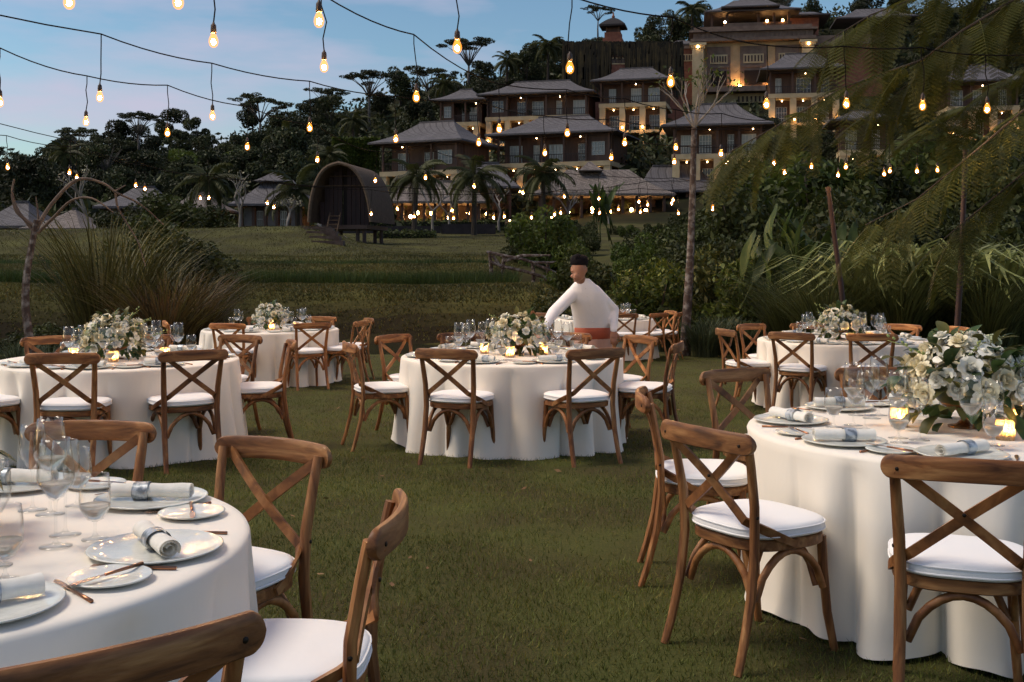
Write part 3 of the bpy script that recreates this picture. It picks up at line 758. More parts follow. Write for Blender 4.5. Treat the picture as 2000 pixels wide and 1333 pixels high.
def bouquet(label, cx, cy, seed, group, scale=1.0, rich=1.0, rz=0.0):
    r_ = random.Random(seed); t = thing('flower_centrepiece', label, 'flowers', (cx, cy, lawn_z(cy)+.752), rz, group); t.scale = (scale,)*3
    link('compote_vase', FL['vase'], t)
    core = MB(); core.ball((0,0,.175), .15, .14, .10, 14, 8); core.build('moss_core', leaf_d, t)
    def shell(k, n, up=-.25):
        # even spread on the dome by golden angle
        z = 1-(k+.5)/n*(1-up); a = k*2.39996+seed; s = math.sqrt(max(0, 1-z*z)); return Vector((s*math.cos(a), s*math.sin(a), z))
    n = int(66*rich)
    for k in range(n):
        d = shell(k, n); d = (d+Vector((r_.gauss(0,.1), r_.gauss(0,.1), r_.gauss(0,.1)))).normalized(); q = r_.uniform(.82, 1.06)
        p = Vector((d.x*.275*q, d.y*.25*q, .165+d.z*.215*q))
        key = r_.choices(['rose_w','rose_c','rose_o','orchid','cluster','cluster_w'], [.40,.18,.14,.10,.09,.09])[0]
        o = link({'rose_w':'rose','rose_c':'rose','rose_o':'rose','orchid':'orchid','cluster':'blossom_cluster','cluster_w':'blossom_cluster'}[key], FL[key], t, p-d*.02)
        aim(o, d, r_.uniform(0, 6)); s = r_.uniform(.75, 1.2); o.scale = (s, s, s)
    for k in range(int(125*rich)):
        d = shell(k, int(125*rich), -.6); d = (d+Vector((r_.gauss(0,.2), r_.gauss(0,.2), r_.gauss(0,.2)))).normalized()
        q = r_.uniform(.66, 1.06); p = Vector((d.x*.27*q, d.y*.245*q, .155+d.z*.21*q))
        o = link('leaf', FL[r_.choice(['leaf','leaf','leaf_round','leaf_o','leaf_round_o'])], t, p)
        dd = (d + Vector((r_.gauss(0,.5), r_.gauss(0,.5), r_.gauss(0,.4)-.15))).normalized()
        o.rotation_mode = 'QUATERNION'; o.rotation_quaternion = dd.to_track_quat('Y', 'Z'); s = r_.uniform(.8, 1.6); o.scale = (s, s, s)
    for k in range(int(5*rich)):
        a = r_.uniform(0, 6.28); d = Vector((math.cos(a)*.8, math.sin(a)*.8, r_.uniform(.05, 1))).normalized()
        o = link('bud_sprig', FL['sprig'], t, (d.x*.2, d.y*.18, .16+d.z*.16)); aim(o, d, r_.uniform(0, 6)); s = r_.uniform(.8, 1.5); o.scale = (s,)*3
    return t

# ------------------------------------------------------------------ the seven tables
# (word for the table, centre, seed, chairs [(degrees, radius of the chair back, extra turn, wording, setting?)])
TABLES = [
 ('front right table', 2.03, 4.94, 1, [
    (-60, 1.47, 2, 'near left seat', 1), (-106, 1.40, 10, 'left seat', 1), (-151, 1.52, 0, 'far left seat', 1), (-23, 1.50, 4, 'near seat', 1), (176, 1.42, 0, 'far seat', 1), (140, 1.4, 0, 'far right seat', 2), (100, 1.4, 0, 'right seat', 2)]),
 ('front left table', -1.68, 2.94, 2, [
    (133.5, 1.22, 18, 'far right seat', 1), (84.5, 1.33, 5, 'right seat', 1), (44, 1.47, -3, 'near right seat', 1), (178, 1.30, 0, 'far seat', 1)]),
 ('centre table', 0.0, 9.5, 3, [
    (-20, 1.38, -2, 'near left seat', 1), (26, 1.38, 2, 'near right seat', 1), (-76, 1.36, 6, 'left seat', 1), (-130, 1.42, 4, 'far left seat', 1), (-160, 1.42, 0, 'far seat beside the flowers', 1), (158, 1.42, 0, 'far right seat', 1), (77, 1.38, -4, 'right seat', 1), (121, 1.36, 0, 'right rear seat', 1)]),
 ('left table', -3.2, 8.95, 4, [
    (4, 1.32, 0, 'near seat', 1), (44, 1.32, -10, 'near right seat', 1), (105, 1.34, 2, 'right seat', 1), (155, 1.5, 0, 'far right seat', 1), (-138, 1.5, 6, 'far left seat', 1), (-170, 1.42, 0, 'far seat', 1), (-36, 1.36, 0, 'near left seat', 1)]),
 ('back left table', -3.42, 15.6, 5, [
    (35, 1.45, -8, 'near right seat', 1), (-11, 1.35, 0, 'near left seat', 1), (74, 1.36, 0, 'right seat', 1), (113, 1.4, 0, 'far right seat', 1), (-70, 1.38, 0, 'left seat', 1), (-163, 1.42, 0, 'far left seat', 1), (160, 1.42, 0, 'far seat', 1)]),
 ('back right table', 3.74, 12.4, 6, [
    (-38, 1.4, 0, 'near left seat', 1), (-6, 1.38, 2, 'near middle seat', 1), (30, 1.38, 0, 'near right seat', 1), (-80, 1.38, 4, 'left seat', 1), (-145, 1.36, 0, 'far left seat', 1), (180, 1.38, 0, 'far seat', 1), (135, 1.4, 0, 'far right seat', 1), (100, 1.38, 0, 'right seat', 1)]),
 ('rear table', 1.77, 21.0, 7, [
    (40, 1.36, 0, 'near right seat', 1), (70, 1.4, 0, 'right seat', 1), (110, 1.38, 0, 'far right seat', 1), (-55, 1.42, 0, 'near left seat', 1), (-100, 1.38, 0, 'left seat', 1), (10, 1.36, 0, 'near seat', 1), (165, 1.38, 0, 'far seat', 1)]),
]
NAPS = {('front left table', 'right seat'): 129, ('front left table', 'far right seat'): 136, ('front right table', 'near left seat'): 150, ('front right table', 'left seat'): 132, ('front right table', 'near seat'): 143}
BOUQ = {'front right table': (.02, .05, 1.12, 1.25), 'front left table': (0, 0, 1.05, .9), 'centre table': (.05, .05, .95, .95), 'left table': (-.02, .0, .98, .9),
        'back left table': (0, 0, .95, .8), 'back right table': (-.05, 0, 1.0, .9), 'rear table': (0, 0, .8, .6)}
CAND = {'front right table': ((-.27,.06,'left of the flowers'), (.05,-.30,'in front of the flowers'), (.30,.12,'right of the flowers')),
        'front left table': ((.20,-.02,'right of the flowers'), (.05,.27,'behind the flowers')),
        'centre table': ((-.02,-.26,'in front of the flowers'), (.27,-.10,'right of the flowers'), (-.24,.12,'left of the flowers')),
        'left table': ((-.36,-.02,'left of the flowers'), (.06,-.28,'in front of the flowers'), (.36,.06,'right of the flowers')),
        'back left table': ((.08,-.30,'in front of the flowers'), (.36,.0,'right of the flowers')),
        'back right table': ((-.02,-.30,'in front of the flowers'), (.22,-.2,'right of the flowers')),
        'rear table': ((.3,-.1,'right of the flowers'),)}
FLW = {'front right table': 'lush white rose and orchid centrepiece overhanging the front right table', 'front left table': 'white flower centrepiece at the cut-off edge of the front left table',
       'centre table': 'white rose centrepiece left of the waiter on the centre table', 'left table': 'tall domed white rose centrepiece on the left table', 'back left table': 'loose white flower centrepiece on the back left table',
       'back right table': 'rounded cream rose centrepiece on the back right table', 'rear table': 'small flower centrepiece on the rear table behind the waiter'}
for tn, cx, cy_, seed, chs in TABLES:
    table('round banquet table hidden under the cloth of the %s' % tn, cx, cy_, 'round banquet tables')
    cloth('white floor-length satin cloth draped over the %s' % tn, cx, cy_, seed, [R(c[0]) for c in chs], 'white tablecloths')
    near = tn.startswith('front')
    for deg, rad, turn, wd, st in chs:
        a = R(deg); r0 = rad-.235
        x, y = cx+r0*math.sin(a), cy_-r0*math.cos(a)
        if st == 1:
            q = random.Random(seed*100+int(deg)+500)
            make_chair('wooden cross-back chair at the %s of the %s' % (wd, tn), (x, y, lawn_z(y)), R(deg+turn), 'cross-back chairs around the tables', near, q.uniform(.66, 1.22) if near or cy_ < 10 else q.uniform(.8, 1.4), q.uniform(-.06, .07))
        setting(tn, wd, cx, cy_, deg, NAPS.get((tn, wd), rng.choice((85, 95, 100, 78, 60, 120))), level=2 if cy_ < 12.2 else 1)
    bx, by, bs, br = BOUQ[tn]
    bouquet(FLW[tn], cx+bx, cy_+by, seed*3+2, 'flower centrepieces', bs, br, rz=seed*1.1)
    for dx, dy, wd in CAND[tn]:
        candle('small lit votive candle %s on the %s' % (wd, tn), cx+dx, cy_+dy, lawn_z(cy_)+.752, 'votive candles')

# ================================================================== BUILDINGS ON THE HILL
def shingle(name, c1, c2, sc_=1.0, rough=.8):
    """rows of weathered shingles too far off to build one by one"""
    m, nt, b = new_mat(name); L = nt.links
    t = _n(nt, 'ShaderNodeTexCoord'); br = _n(nt, 'ShaderNodeTexBrick'); br.inputs['Scale'].default_value = sc_
    br.inputs['Color1'].default_value = (*c1, 1); br.inputs['Color2'].default_value = (*c2, 1); br.inputs['Mortar'].default_value = (*(x*.55 for x in c1), 1)
    br.inputs['Mortar Size'].default_value = .03; br.inputs['Brick Width'].default_value = .5; br.inputs['Row Height'].default_value = .28
    mpn = _n(nt, 'ShaderNodeMapping'); mpn.inputs['Rotation'].default_value = (R(52), 0, R(9))
    L.new(t.outputs['Object'], mpn.inputs['Vector']); L.new(mpn.outputs[0], br.inputs['Vector'])
    nz = _n(nt, 'ShaderNodeTexNoise'); nz.inputs['Scale'].default_value = .8; nz.inputs['Detail'].default_value = 8; L.new(t.outputs['Object'], nz.inputs['Vector'])
    mr = _n(nt, 'ShaderNodeMapRange'); mr.inputs['To Min'].default_value = .55; mr.inputs['To Max'].default_value = 1.5; L.new(nz.outputs['Fac'], mr.inputs['Value'])
    mx = _n(nt, 'ShaderNodeMixRGB', blend_type='MULTIPLY'); mx.inputs[0].default_value = 1; L.new(br.outputs['Color'], mx.inputs[1]); L.new(mr.outputs[0], mx.inputs[2])
    L.new(mx.outputs[0], b.inputs['Base Color']); b.inputs['Roughness'].default_value = rough
    bn = _n(nt, 'ShaderNodeBump'); bn.inputs['Strength'].default_value = .6; bn.inputs['Distance'].default_value = .05; L.new(br.outputs['Fac'], bn.inputs['Height']); L.new(bn.outputs[0], b.inputs['Normal'])
    MATS[name] = m; return m
roof_slate = shingle('slate_shingles', (.070,.064,.070), (.092,.085,.09), 2.2)
roof_wood = shingle('weathered_wood_shingles', (.10,.078,.066), (.17,.14,.12), 2.4)
roof_thatch = basic('brown_thatch', (.052,.032,.019), (.11,.068,.04), scale=6, stretch=(3,3,.6), rough=.95, bump=.8)
cream = basic('cream_limestone', (.42,.32,.18), (.56,.44,.26), scale=.9, rough=.85, bump=.2)
redwood = basic('dark_red_timber', (.060,.030,.019), (.11,.055,.033), scale=2, stretch=(1,1,.2), rough=.6)
darkwood = basic('dark_timber', (.035,.02,.016), (.06,.034,.026), scale=2, rough=.65)
stone_br = basic('brown_carved_stone', (.13,.09,.07), (.20,.145,.11), scale=1.2, rough=.9, bump=.4)
brick_m = basic('red_brick_stone', (.16,.06,.04), (.24,.10,.06), scale=2.5, rough=.9, bump=.3)
white_fr = basic('white_window_frame', (.45,.43,.38), rough=.6)
m, nt, b = new_mat('window_pane'); b.inputs['Roughness'].default_value = .15; b.inputs['Specular IOR Level'].default_value = .8
_oi = _n(nt, 'ShaderNodeObjectInfo'); _r = _n(nt, 'ShaderNodeValToRGB'); _r.color_ramp.interpolation = 'CONSTANT'
_r.color_ramp.elements[0].color = (.035,.03,.03,1); _r.color_ramp.elements[1].position = .45; _r.color_ramp.elements[1].color = (.20,.21,.20,1); _e = _r.color_ramp.elements.new(.75); _e.color = (.34,.35,.33,1)
nt.links.new(_oi.outputs['Random'], _r.inputs['Fac']); nt.links.new(_r.outputs['Color'], b.inputs['Base Color']); pane_m = m
lamp_m = emit('warm_room_lamp', (1.0,.48,.15), 60.0)
lamp_s = emit('small_downlight', (1.0,.62,.28), 18.0)
plaster = basic('grey_plaster', (.16,.15,.14), (.24,.225,.205), scale=1.5, rough=.9)

def hip_roof(mb, w, d, h, ridge, curve=.12, thick=.22, steps=5):
    """hip roof with gently hollow slopes, eave at z=0, centred"""
    b = len(mb.v); rings = []
    for i in range(steps+1):
        t = i/steps; z = h*(t - curve*math.sin(math.pi*t))
        hx = lerp(w/2, ridge/2, t); hy = lerp(d/2, 0.02, t); rings.append((hx, hy, z))
    b0 = len(mb.v)
    hx, hy, z = rings[0]; allr = [(hx*.97, hy*.97, -thick), (hx, hy, -thick*.9)] + rings
    for hx, hy, z in allr: mb.v += [(-hx,-hy,z),(hx,-hy,z),(hx,hy,z),(-hx,hy,z)]
    for i in range(len(allr)-1):
        for k in range(4): k2 = (k+1) % 4; mb.face((b0+i*4+k, b0+i*4+k2, b0+(i+1)*4+k2, b0+(i+1)*4+k))
    mb.face((b0+3, b0+2, b0+1, b0)); e = b0+(len(allr)-1)*4; mb.face((e, e+1, e+2, e+3))
def window(parent, x, y, z, w, h, nv=3, nh=3, frame=None):
    """pane with its bars on a wall that faces -y"""
    p = MB().box(x-w/2, x+w/2, y-.02, y+.02, z, z+h).build('window', pane_m, parent, smooth=False)
    f = MB(); t = .055
    for i in range(nv+1): xx = x-w/2+w*i/nv; f.box(xx-t/2, xx+t/2, y-.07, y-.023, z, z+h)
    for i in range(nh+1): zz = z+h*i/nh; f.box(x-w/2-t/2, x+w/2+t/2, y-.075, y-.07, zz-t/2, zz+t/2)
    f.build('frame', frame or white_fr, p, smooth=False)
def lamp(parent, x, y, z, r=.07, mat=None, name='lamp'):
    return MB().ball((x, y, z), r, r, r*1.2, 8, 6).build(name, mat or lamp_s, parent)
BLD = []   # screen boxes of the buildings, so that trees do not grow in front of them
def villa(label, px0, px1, Y, y_eave, y_ridge, bays, rz=-18, depth=8.0, storeys=2, ridge=.45, roofm=None, name='hillside_villa', lower='cream', up_h=3.0, lit=True, group='hillside villas', base_drop=7.0, solid=()):
    s = FPX/Y; w = (px1-px0)/s/math.cos(R(rz))*.93; ze = CAM_H+(HZ-y_eave)/s; cx = ((px0+px1)/2-1000)/s
    BLD.append((px0-12, px1+14, y_ridge, y_eave+(up_h*1.75)*s, Y))
    t = thing(name, label, 'building', (cx, Y, ze-up_h), R(rz), group)
    ov = 1.15; rh = (y_eave-y_ridge)/s
    rm = MB(); hip_roof(rm, w+2*ov, depth+2*ov, rh, w*ridge); ro = rm.build('roof', roofm or roof_slate, t, smooth=False, loc=(0, depth/2, up_h+.12))
    # ridge cap and rafters under the eave
    MB().box(-w*ridge/2-.1, w*ridge/2+.1, -.16, .16, rh-.06, rh+.12).build('ridge_cap', roofm or roof_slate, ro, smooth=False)
    MB().box(-w/2-.2, w/2+.2, .15, .45, up_h-.32, up_h-.13).build('eave_beam', darkwood, t, smooth=False)
    bw = w/bays
    # upper storey: floor slab, recessed wall, posts, railing, windows
    MB().box(-w/2-.1, w/2+.1, -.25, depth, -.55, 0).build('floor_slab', cream if lower == 'cream' else darkwood, t, smooth=False)
    MB().box(-w/2+.15, w/2-.15, 2.2, depth-.3, 0, up_h-.1).build('wall', redwood, t, smooth=False)
    for i in range(bays+1):
        x = -w/2+.15+(w-.3)*i/bays
        MB().box(x-.11, x+.11, .02, .24, 0, up_h-.14).build('post', redwood, t, smooth=False)
    for i in range(bays):
        x0 = -w/2+.15+(w-.3)*i/bays; x1 = x0+(w-.3)/bays
        if i in solid:
            MB().box(x0+.13, x1-.13, .5, 2.18, 0, up_h-.15).build('timber_wall', redwood, t, smooth=False)
            window(t, (x0+x1)/2, .48, .75, (x1-x0)*.55, 1.5, 4, 3)
        else:
            rl = MB(); rl.box(x0+.11, x1-.11, .05, .13, .88, .97); rl.box(x0+.11, x1-.11, .05, .13, .1, .16)
            k = max(4, int((x1-x0)/.28))
            for j in range(1, k): xx = lerp(x0, x1, j/k); rl.box(xx-.025, xx+.025, .07, .11, .16, .88)
            rl.build('railing', darkwood, t, smooth=False)
            window(t, (x0+x1)/2+.25*math.sin(i*2.3+px0), 2.17, .25, (x1-x0)*(.45+.2*math.sin(i*3.7+px0)), 2.0, 4, 3)
        if lit and (i+int(px0)) % 2: lamp(t, (x0+x1)/2+.3, 1.3, up_h-.28)
    if storeys > 1:
        h2 = 3.1
        for i in range(bays+1):
            x = -w/2+.35+(w-.7)*i/bays
            MB().box(x-.38, x+.38, -.15, .6, -.55-h2-(base_drop if i % 2 == 0 or True else 0), -.552).build('stone_column', cream if lower == 'cream' else darkwood, t, smooth=False)
        if lit:
            for i in range(0, bays+1): lamp(t, -w/2+.35+(w-.7)*i/bays+.1, -.75, -.55-h2*.9, .10, lamp_m, 'uplight')
        MB().box(-w/2+.4, w/2-.4, 2.4, depth-.4, -.55-h2-base_drop, -.56).build('lower_wall', redwood, t, smooth=False)
        MB().box(-w/2+.2, w/2-.2, -.05, 2.5, -.55-h2-.35, -.55-h2).build('lower_slab', cream if lower == 'cream' else darkwood, t, smooth=False)
        for i in range(bays):
            x0 = -w/2+.35+(w-.7)*i/bays; x1 = x0+(w-.7)/bays
            window(t, (x0+x1)/2, 2.37, -.55-h2+.15, (x1-x0)*.5, 2.1, 4, 3)
            MB().box(x0+.39, x1-.39, .1, .16, -.55-h2+.85, -.55-h2+.95).build('railing', darkwood, t, smooth=False)
            if lit: lamp(t, (x0+x1)/2, 1.2, -.75)
    return t
villa('two-storey villa with lone grey hip roof above the rice barn', 735, 900, 125, 279, 232, 3, rz=-24, depth=9, solid=(2,), up_h=3.2)
villa('long two-storey villa block with broad grey roof above the pavilions', 962, 1196, 128, 262, 221, 5, rz=-20, depth=9, solid=(4,), up_h=3.3)
villa('small stepped end villa left of the upper row', 855, 938, 152, 197, 170, 3, rz=-14, depth=7, solid=(0,), ridge=.3)
villa('long upper villa block with grey roof and lit cream slabs', 942, 1152, 150, 184, 152, 5, rz=-14, depth=8, solid=(0,), ridge=.55)
villa('tall upper right villa with white windows and cream columns', 1168, 1302, 148, 158, 126, 3, rz=-14, depth=8, base_drop=9, ridge=.5)
villa('low villa with blue-grey roof right of the thin tree', 1310, 1492, 118, 246, 196, 4, rz=-12, depth=8, ridge=.4, storeys=2, base_drop=6)
villa('villa with white balcony below the carved tower', 1500, 1640, 138, 136, 96, 3, rz=-10, depth=8, base_drop=5)
villa('small roofed villa half hidden by hanging leaves', 1640, 1740, 112, 236, 212, 2, rz=-10, depth=6, base_drop=5)
villa('villa at far right seen through the leaves', 1850, 1990, 135, 160, 118, 3, rz=-8, depth=8, base_drop=8)

# dark single-storey restaurants with shingled roofs
def pavilion(label, px0, px1, Y, y_eave, y_ridge, y_ground, ridge, bays, rz=0, depth=9, roofm=None, cap=None, lamps=0, name='garden_pavilion', walls=False):
    s = FPX/Y; w = (px1-px0)/s; ze = CAM_H+(HZ-y_eave)/s; zg = CAM_H+(HZ-y_ground)/s; cx = ((px0+px1)/2-1000)/s; h = ze-zg
    BLD.append((px0-8, px1+8, y_ridge, y_ground, Y))
    t = thing(name, label, 'building', (cx, Y, zg), R(rz), 'garden pavilions')
    rh = (y_eave-y_ridge)/s
    rm = MB(); hip_roof(rm, w, depth, rh, w*ridge, .10); ro = rm.build('roof', roofm or roof_wood, t, smooth=False, loc=(0, depth/2, h))
    if cap:
        c = MB(); hip_roof(c, w*cap, depth*.3, rh*.36, w*cap*.12, .05, .1); c.build('roof_cap', roofm or roof_wood, ro, smooth=False, loc=(-w*.06, 0, rh*.94))
    else: MB().box(-w*ridge/2, w*ridge/2, -.18, .18, rh-.05, rh+.14).build('ridge_cap', roofm or roof_wood, ro, smooth=False)
    MB().box(-w/2+1.0, w/2-1.0, depth*.62, depth-1.0, -1.5, h-.1).build('wall', darkwood, t, smooth=False)
    MB().box(-w/2+.7, w/2-.7, .75, depth-.8, -2.0, .05).build('plinth', darkwood, t, smooth=False)
    for i in range(bays+1):
        x = -w/2+1.0+(w-2.0)*i/bays; MB().box(x-.13, x+.13, .85, 1.1, .05, h-.05).build('post', redwood, t, smooth=False)
    if walls:
        for i in range(bays):
            x0 = -w/2+1.0+(w-2.0)*i/bays; x1 = x0+(w-2.0)/bays
            q = MB().box(x0+.14, x1-.14, 1.3, 1.5, .05, h-.1); q.build('plaster_wall', plaster if i % 2 == 0 else darkwood, t, smooth=False)
            if i % 2: window(t, (x0+x1)/2, 1.27, .3, (x1-x0)*.5, h*.7, 3, 3)
    for i in range(lamps):
        x = -w/2+1.6+(w-3.2)*(i+.5)/lamps+rng.uniform(-.5, .5); z = h*rng.uniform(.35, .62)
        l = lamp(t, x, 2.6, z, .16, lamp_m, 'lantern')
    return t
pavilion('long open restaurant pavilion with lanterns behind the left palms', 742, 955, 105, 393, 349, 446, .62, 8, lamps=5)
pavilion('large open restaurant pavilion with diagonal shingles and lanterns', 1035, 1320, 106, 378, 322, 446, .45, 9, cap=.17, lamps=6, depth=12)
pavilion('grey-roofed pavilion between the two restaurants', 888, 1015, 114, 364, 312, 446, .35, 4, roofm=roof_slate, lamps=1)
pavilion('grey-roofed pavilion at the right end of the restaurants', 1240, 1420, 116, 372, 318, 440, .5, 5, roofm=roof_slate, lamps=2)
pavilion('dark hut with slate roof cut off by the left edge', -70, 56, 84, 441, 390, 492, .2, 3, roofm=roof_slate)
pavilion('low hut with pale shingled pyramid roof behind the bent branches', 36, 158, 80, 446, 404, 488, .05, 3, lamps=1)
pavilion('bungalow with grey hip roof left of the fern tree', 180, 318, 96, 403, 360, 470, .3, 4, roofm=roof_slate, walls=True)
pavilion('bungalow with pale shingled apex roof', 312, 420, 98, 406, 368, 470, .08, 3, walls=True)
pavilion('bungalow with wide grey roof left of the rice barn', 445, 605, 98, 398, 345, 466, .35, 5, roofm=roof_slate, walls=True, cap=.45, lamps=2)

# ------------------------------------------------------------------ carved tower at the top
def tower():
    Y = 165.0; s = FPX/Y; x0 = (1362-1000)/s; x1 = (1578-1000)/s; cx = (x0+x1)/2; w = x1-x0
    zz = lambda y: CAM_H+(HZ-y)/s
    BLD.append((1318, 1720, -20, 205, Y))
    z0 = zz(215); t = thing('carved_stone_tower', 'grand cream stone tower with carved cornice and lattice windows', 'building', (cx, Y, z0), R(-9))
    Z = lambda y: zz(y)-z0
    MB().box(-w/2, w/2, 1.2, 12, -6, Z(80)).build('wall', cream, t, smooth=False)
    MB().box(-w/2-.9, w/2+.9, -.6, 12.6, Z(80), Z(74)).build('lower_moulding', stone_br, t, smooth=False)
    MB().box(-w/2-.5, w/2+.5, -.2, 12.2, Z(74), Z(62)).build('frieze', stone_br, t, smooth=False)
    k = 26
    for i in range(k):
        xx = lerp(-w/2, w/2, (i+.5)/k); MB().box(xx-.16, xx+.16, -.32, -.203, Z(73), Z(63)).build('frieze_block', stone_br, t, smooth=False)
    MB().box(-w/2-1.1, w/2+1.1, -.8, 12.8, Z(62), Z(58)).build('cornice', stone_br, t, smooth=False)
    MB().box(-w/2-.4, w/2+.4, .1, .6, Z(58), Z(50)).build('parapet', stone_br, t, smooth=False)
    for sx in (-1, 1):
        xx = sx*(w/2-.2)
        m = MB(); n = 4
        m.box(xx-.85, xx+.85, -.35, 1.15, Z(232), Z(92)); m.box(xx-1.05, xx+1.05, -.55, 1.17, Z(92), Z(87)); m.box(xx-1.25, xx+1.25, -.75, 1.19, Z(87), Z(82)); m.build('corner_column', cream, t, smooth=False)
        up = lamp(t, xx, -.62, Z(90), .16, lamp_s, 'uplight')
    for i, fx in enumerate((-.30, .01, .31)):
        xx = fx*w; hw = 1.75 if i != 1 else 1.95
        m = MB(); m.box(xx-hw, xx+hw, .75, 1.19, Z(180), Z(88)); m.build('carved_panel', stone_br, t, smooth=False)
        f = MB(); f.box(xx-hw+.45, xx+hw-.45, .62, .745, Z(122), Z(104)); fr = f.build('lattice_window', cream, t, smooth=False)
        l = MB()
        for j in range(6): q = lerp(xx-hw+.75, xx+hw-.75, j/5); l.box(q-.11, q+.11, .57, .617, Z(119), Z(107))
        l.build('lattice_slot', darkwood, fr, smooth=False)
        MB().box(xx-hw+.3, xx+hw-.3, .60, .745, Z(130), Z(126)).build('sill', stone_br, t, smooth=False)
        MB().box(xx-hw+.6, xx+hw-.6, .66, .745, Z(165), Z(136)).build('dark_doorway', basic('doorway_dark', (.012,.008,.007), rough=.9), t, smooth=False)
    for xx in (-1.9, 2.6): lamp(t, xx, .3, Z(168), .28, lamp_m, 'uplight')
    MB().box(-w/2+1.5, w/2-1.0, -1.2, 1.19, Z(180), Z(170)).build('terrace_ledge', stone_br, t, smooth=False)
    for j in range(7): q = -w*.12+j*.62; MB().box(q-.13, q+.13, 1.08, 1.19, Z(197), Z(186)).build('vent_slot', darkwood, t, smooth=False)
    # open pavilion on top
    MB().box(-w*.25, w*.36, 3, 11, Z(58), Z(36)).build('pavilion_base', darkwood, t, smooth=False)
    for xx in (-w*.36, -w*.22, w*.06, w*.2, w*.33):
        MB().box(xx-.16, xx+.16, 2.2, 2.5, Z(56), Z(14)).build('post', redwood, t, smooth=False)
    MB().box(-w*.25, w*.10, 1.6, 1.9, Z(48), Z(40)).build('balcony_front', stone_br, t, smooth=False)
    m = MB(); hip_roof(m, w*.86, 13, (16+22)/s, w*.3, .12); m.build('roof', roof_slate, t, smooth=False, loc=(0, 7, Z(17)))
    m = MB(); hip_roof(m, w*.52, 11, 30/s, w*.14, .12); m.build('roof', roof_slate, t, smooth=False, loc=(-w*.02, 5, Z(12)))
    for xx in (-w*.24, w*.14, w*.28): lamp(t, xx, 2.9, Z(34), .16, lamp_m, 'lantern')
    # left wing
    m = MB(); m.box(-w/2-4.6, -w/2-.05, 2.5, 11, -6, Z(86)); m.build('side_wing', brick_m, t, smooth=False)
    MB().box(-w/2-4.9, -w/2+.02, 2.2, 11.2, Z(86), Z(80)).build('wing_cornice', stone_br, t, smooth=False)
    f = MB().box(-w/2-4.0, -w/2-.5, 2.36, 2.49, Z(111), Z(97)).build('lattice_band', cream, t, smooth=False)
    l = MB()
    for j in range(9): q = -w/2-3.8+j*.39; l.box(q-.1, q+.1, 2.3, 2.355, Z(109), Z(99))
    l.build('lattice_slot', darkwood, f, smooth=False)
    m = MB(); hip_roof(m, 5.4, 6, 14/s, 1.5); m.build('wing_roof', roof_slate, t, smooth=False, loc=(-w/2-2.2, 6, Z(74)))
    # right wing with stepped roofs
    MB().box(w/2+.05, w/2+11, 3.5, 12, -6, Z(84)).build('side_wing', brick_m, t, smooth=False)
    MB().box(w/2+.05, w/2+11.3, 3.1, 12.2, Z(84), Z(66)).build('wing_frieze', stone_br, t, smooth=False)
    MB().box(w*.36, w*.62, 6, 12, Z(58), Z(22)).build('upper_wing', brick_m, t, smooth=False)
    m = MB(); hip_roof(m, w*.46, 9, 16/s, w*.2); m.build('wing_roof', roof_slate, t, smooth=False, loc=(w*.49, 9, Z(18)))
    m = MB(); hip_roof(m, 12, 8, 26/s, 5); m.build('wing_roof', roof_slate, t, smooth=False, loc=(w/2+10.5, 9, Z(26)))
    return t
tower()

def shrine():
    Y = 172.0; s = FPX/Y; cx = (1198-1000)/s; zz = lambda y: CAM_H+(HZ-y)/s; z0 = zz(98)
    t = thing('shrine_tower', 'small red brick shrine tower with black thatched cap on the ridge', 'building', (cx, Y, z0), R(-12)); Z = lambda y: zz(y)-z0
    BLD.append((1165, 1232, 25, 92, Y))
    m = MB(); m.box(-1.5, 1.5, -1.5, 1.5, -4, Z(78)); m.box(-1.25, 1.25, -1.25, 1.25, Z(78), Z(66)); m.build('brick_base', brick_m, t, smooth=False)
    for x in (-.95, .95):
        for y in (-.95, .95): MB().box(x-.1, x+.1, y-.1, y+.1, Z(66), Z(54)).build('post', redwood, t, smooth=False)
    MB().box(-1.0, 1.0, -.6, .6, Z(66), Z(56)).build('inner_box', redwood, t, smooth=False)
    MB().box(-1.75, 1.75, -1.75, 1.75, Z(54.5), Z(53)).build('eave_board', white_fr, t, smooth=False)
    m = MB(); hip_roof(m, 4.0, 4.0, 17/s, .3, -.10, .3); r_ = m.build('thatched_roof', basic('black_thatch', (.018,.016,.018), (.03,.027,.03), scale=5, rough=1), t, smooth=False, loc=(0, 0, Z(52)))
    MB().lathe([(0,0),(.22,0),(.26,.25),(.14,.4),(.1,.8),(0,1.0)], 8).build('finial', brick_m, r_, loc=(0, 0, 17/s-.05))
shrine()

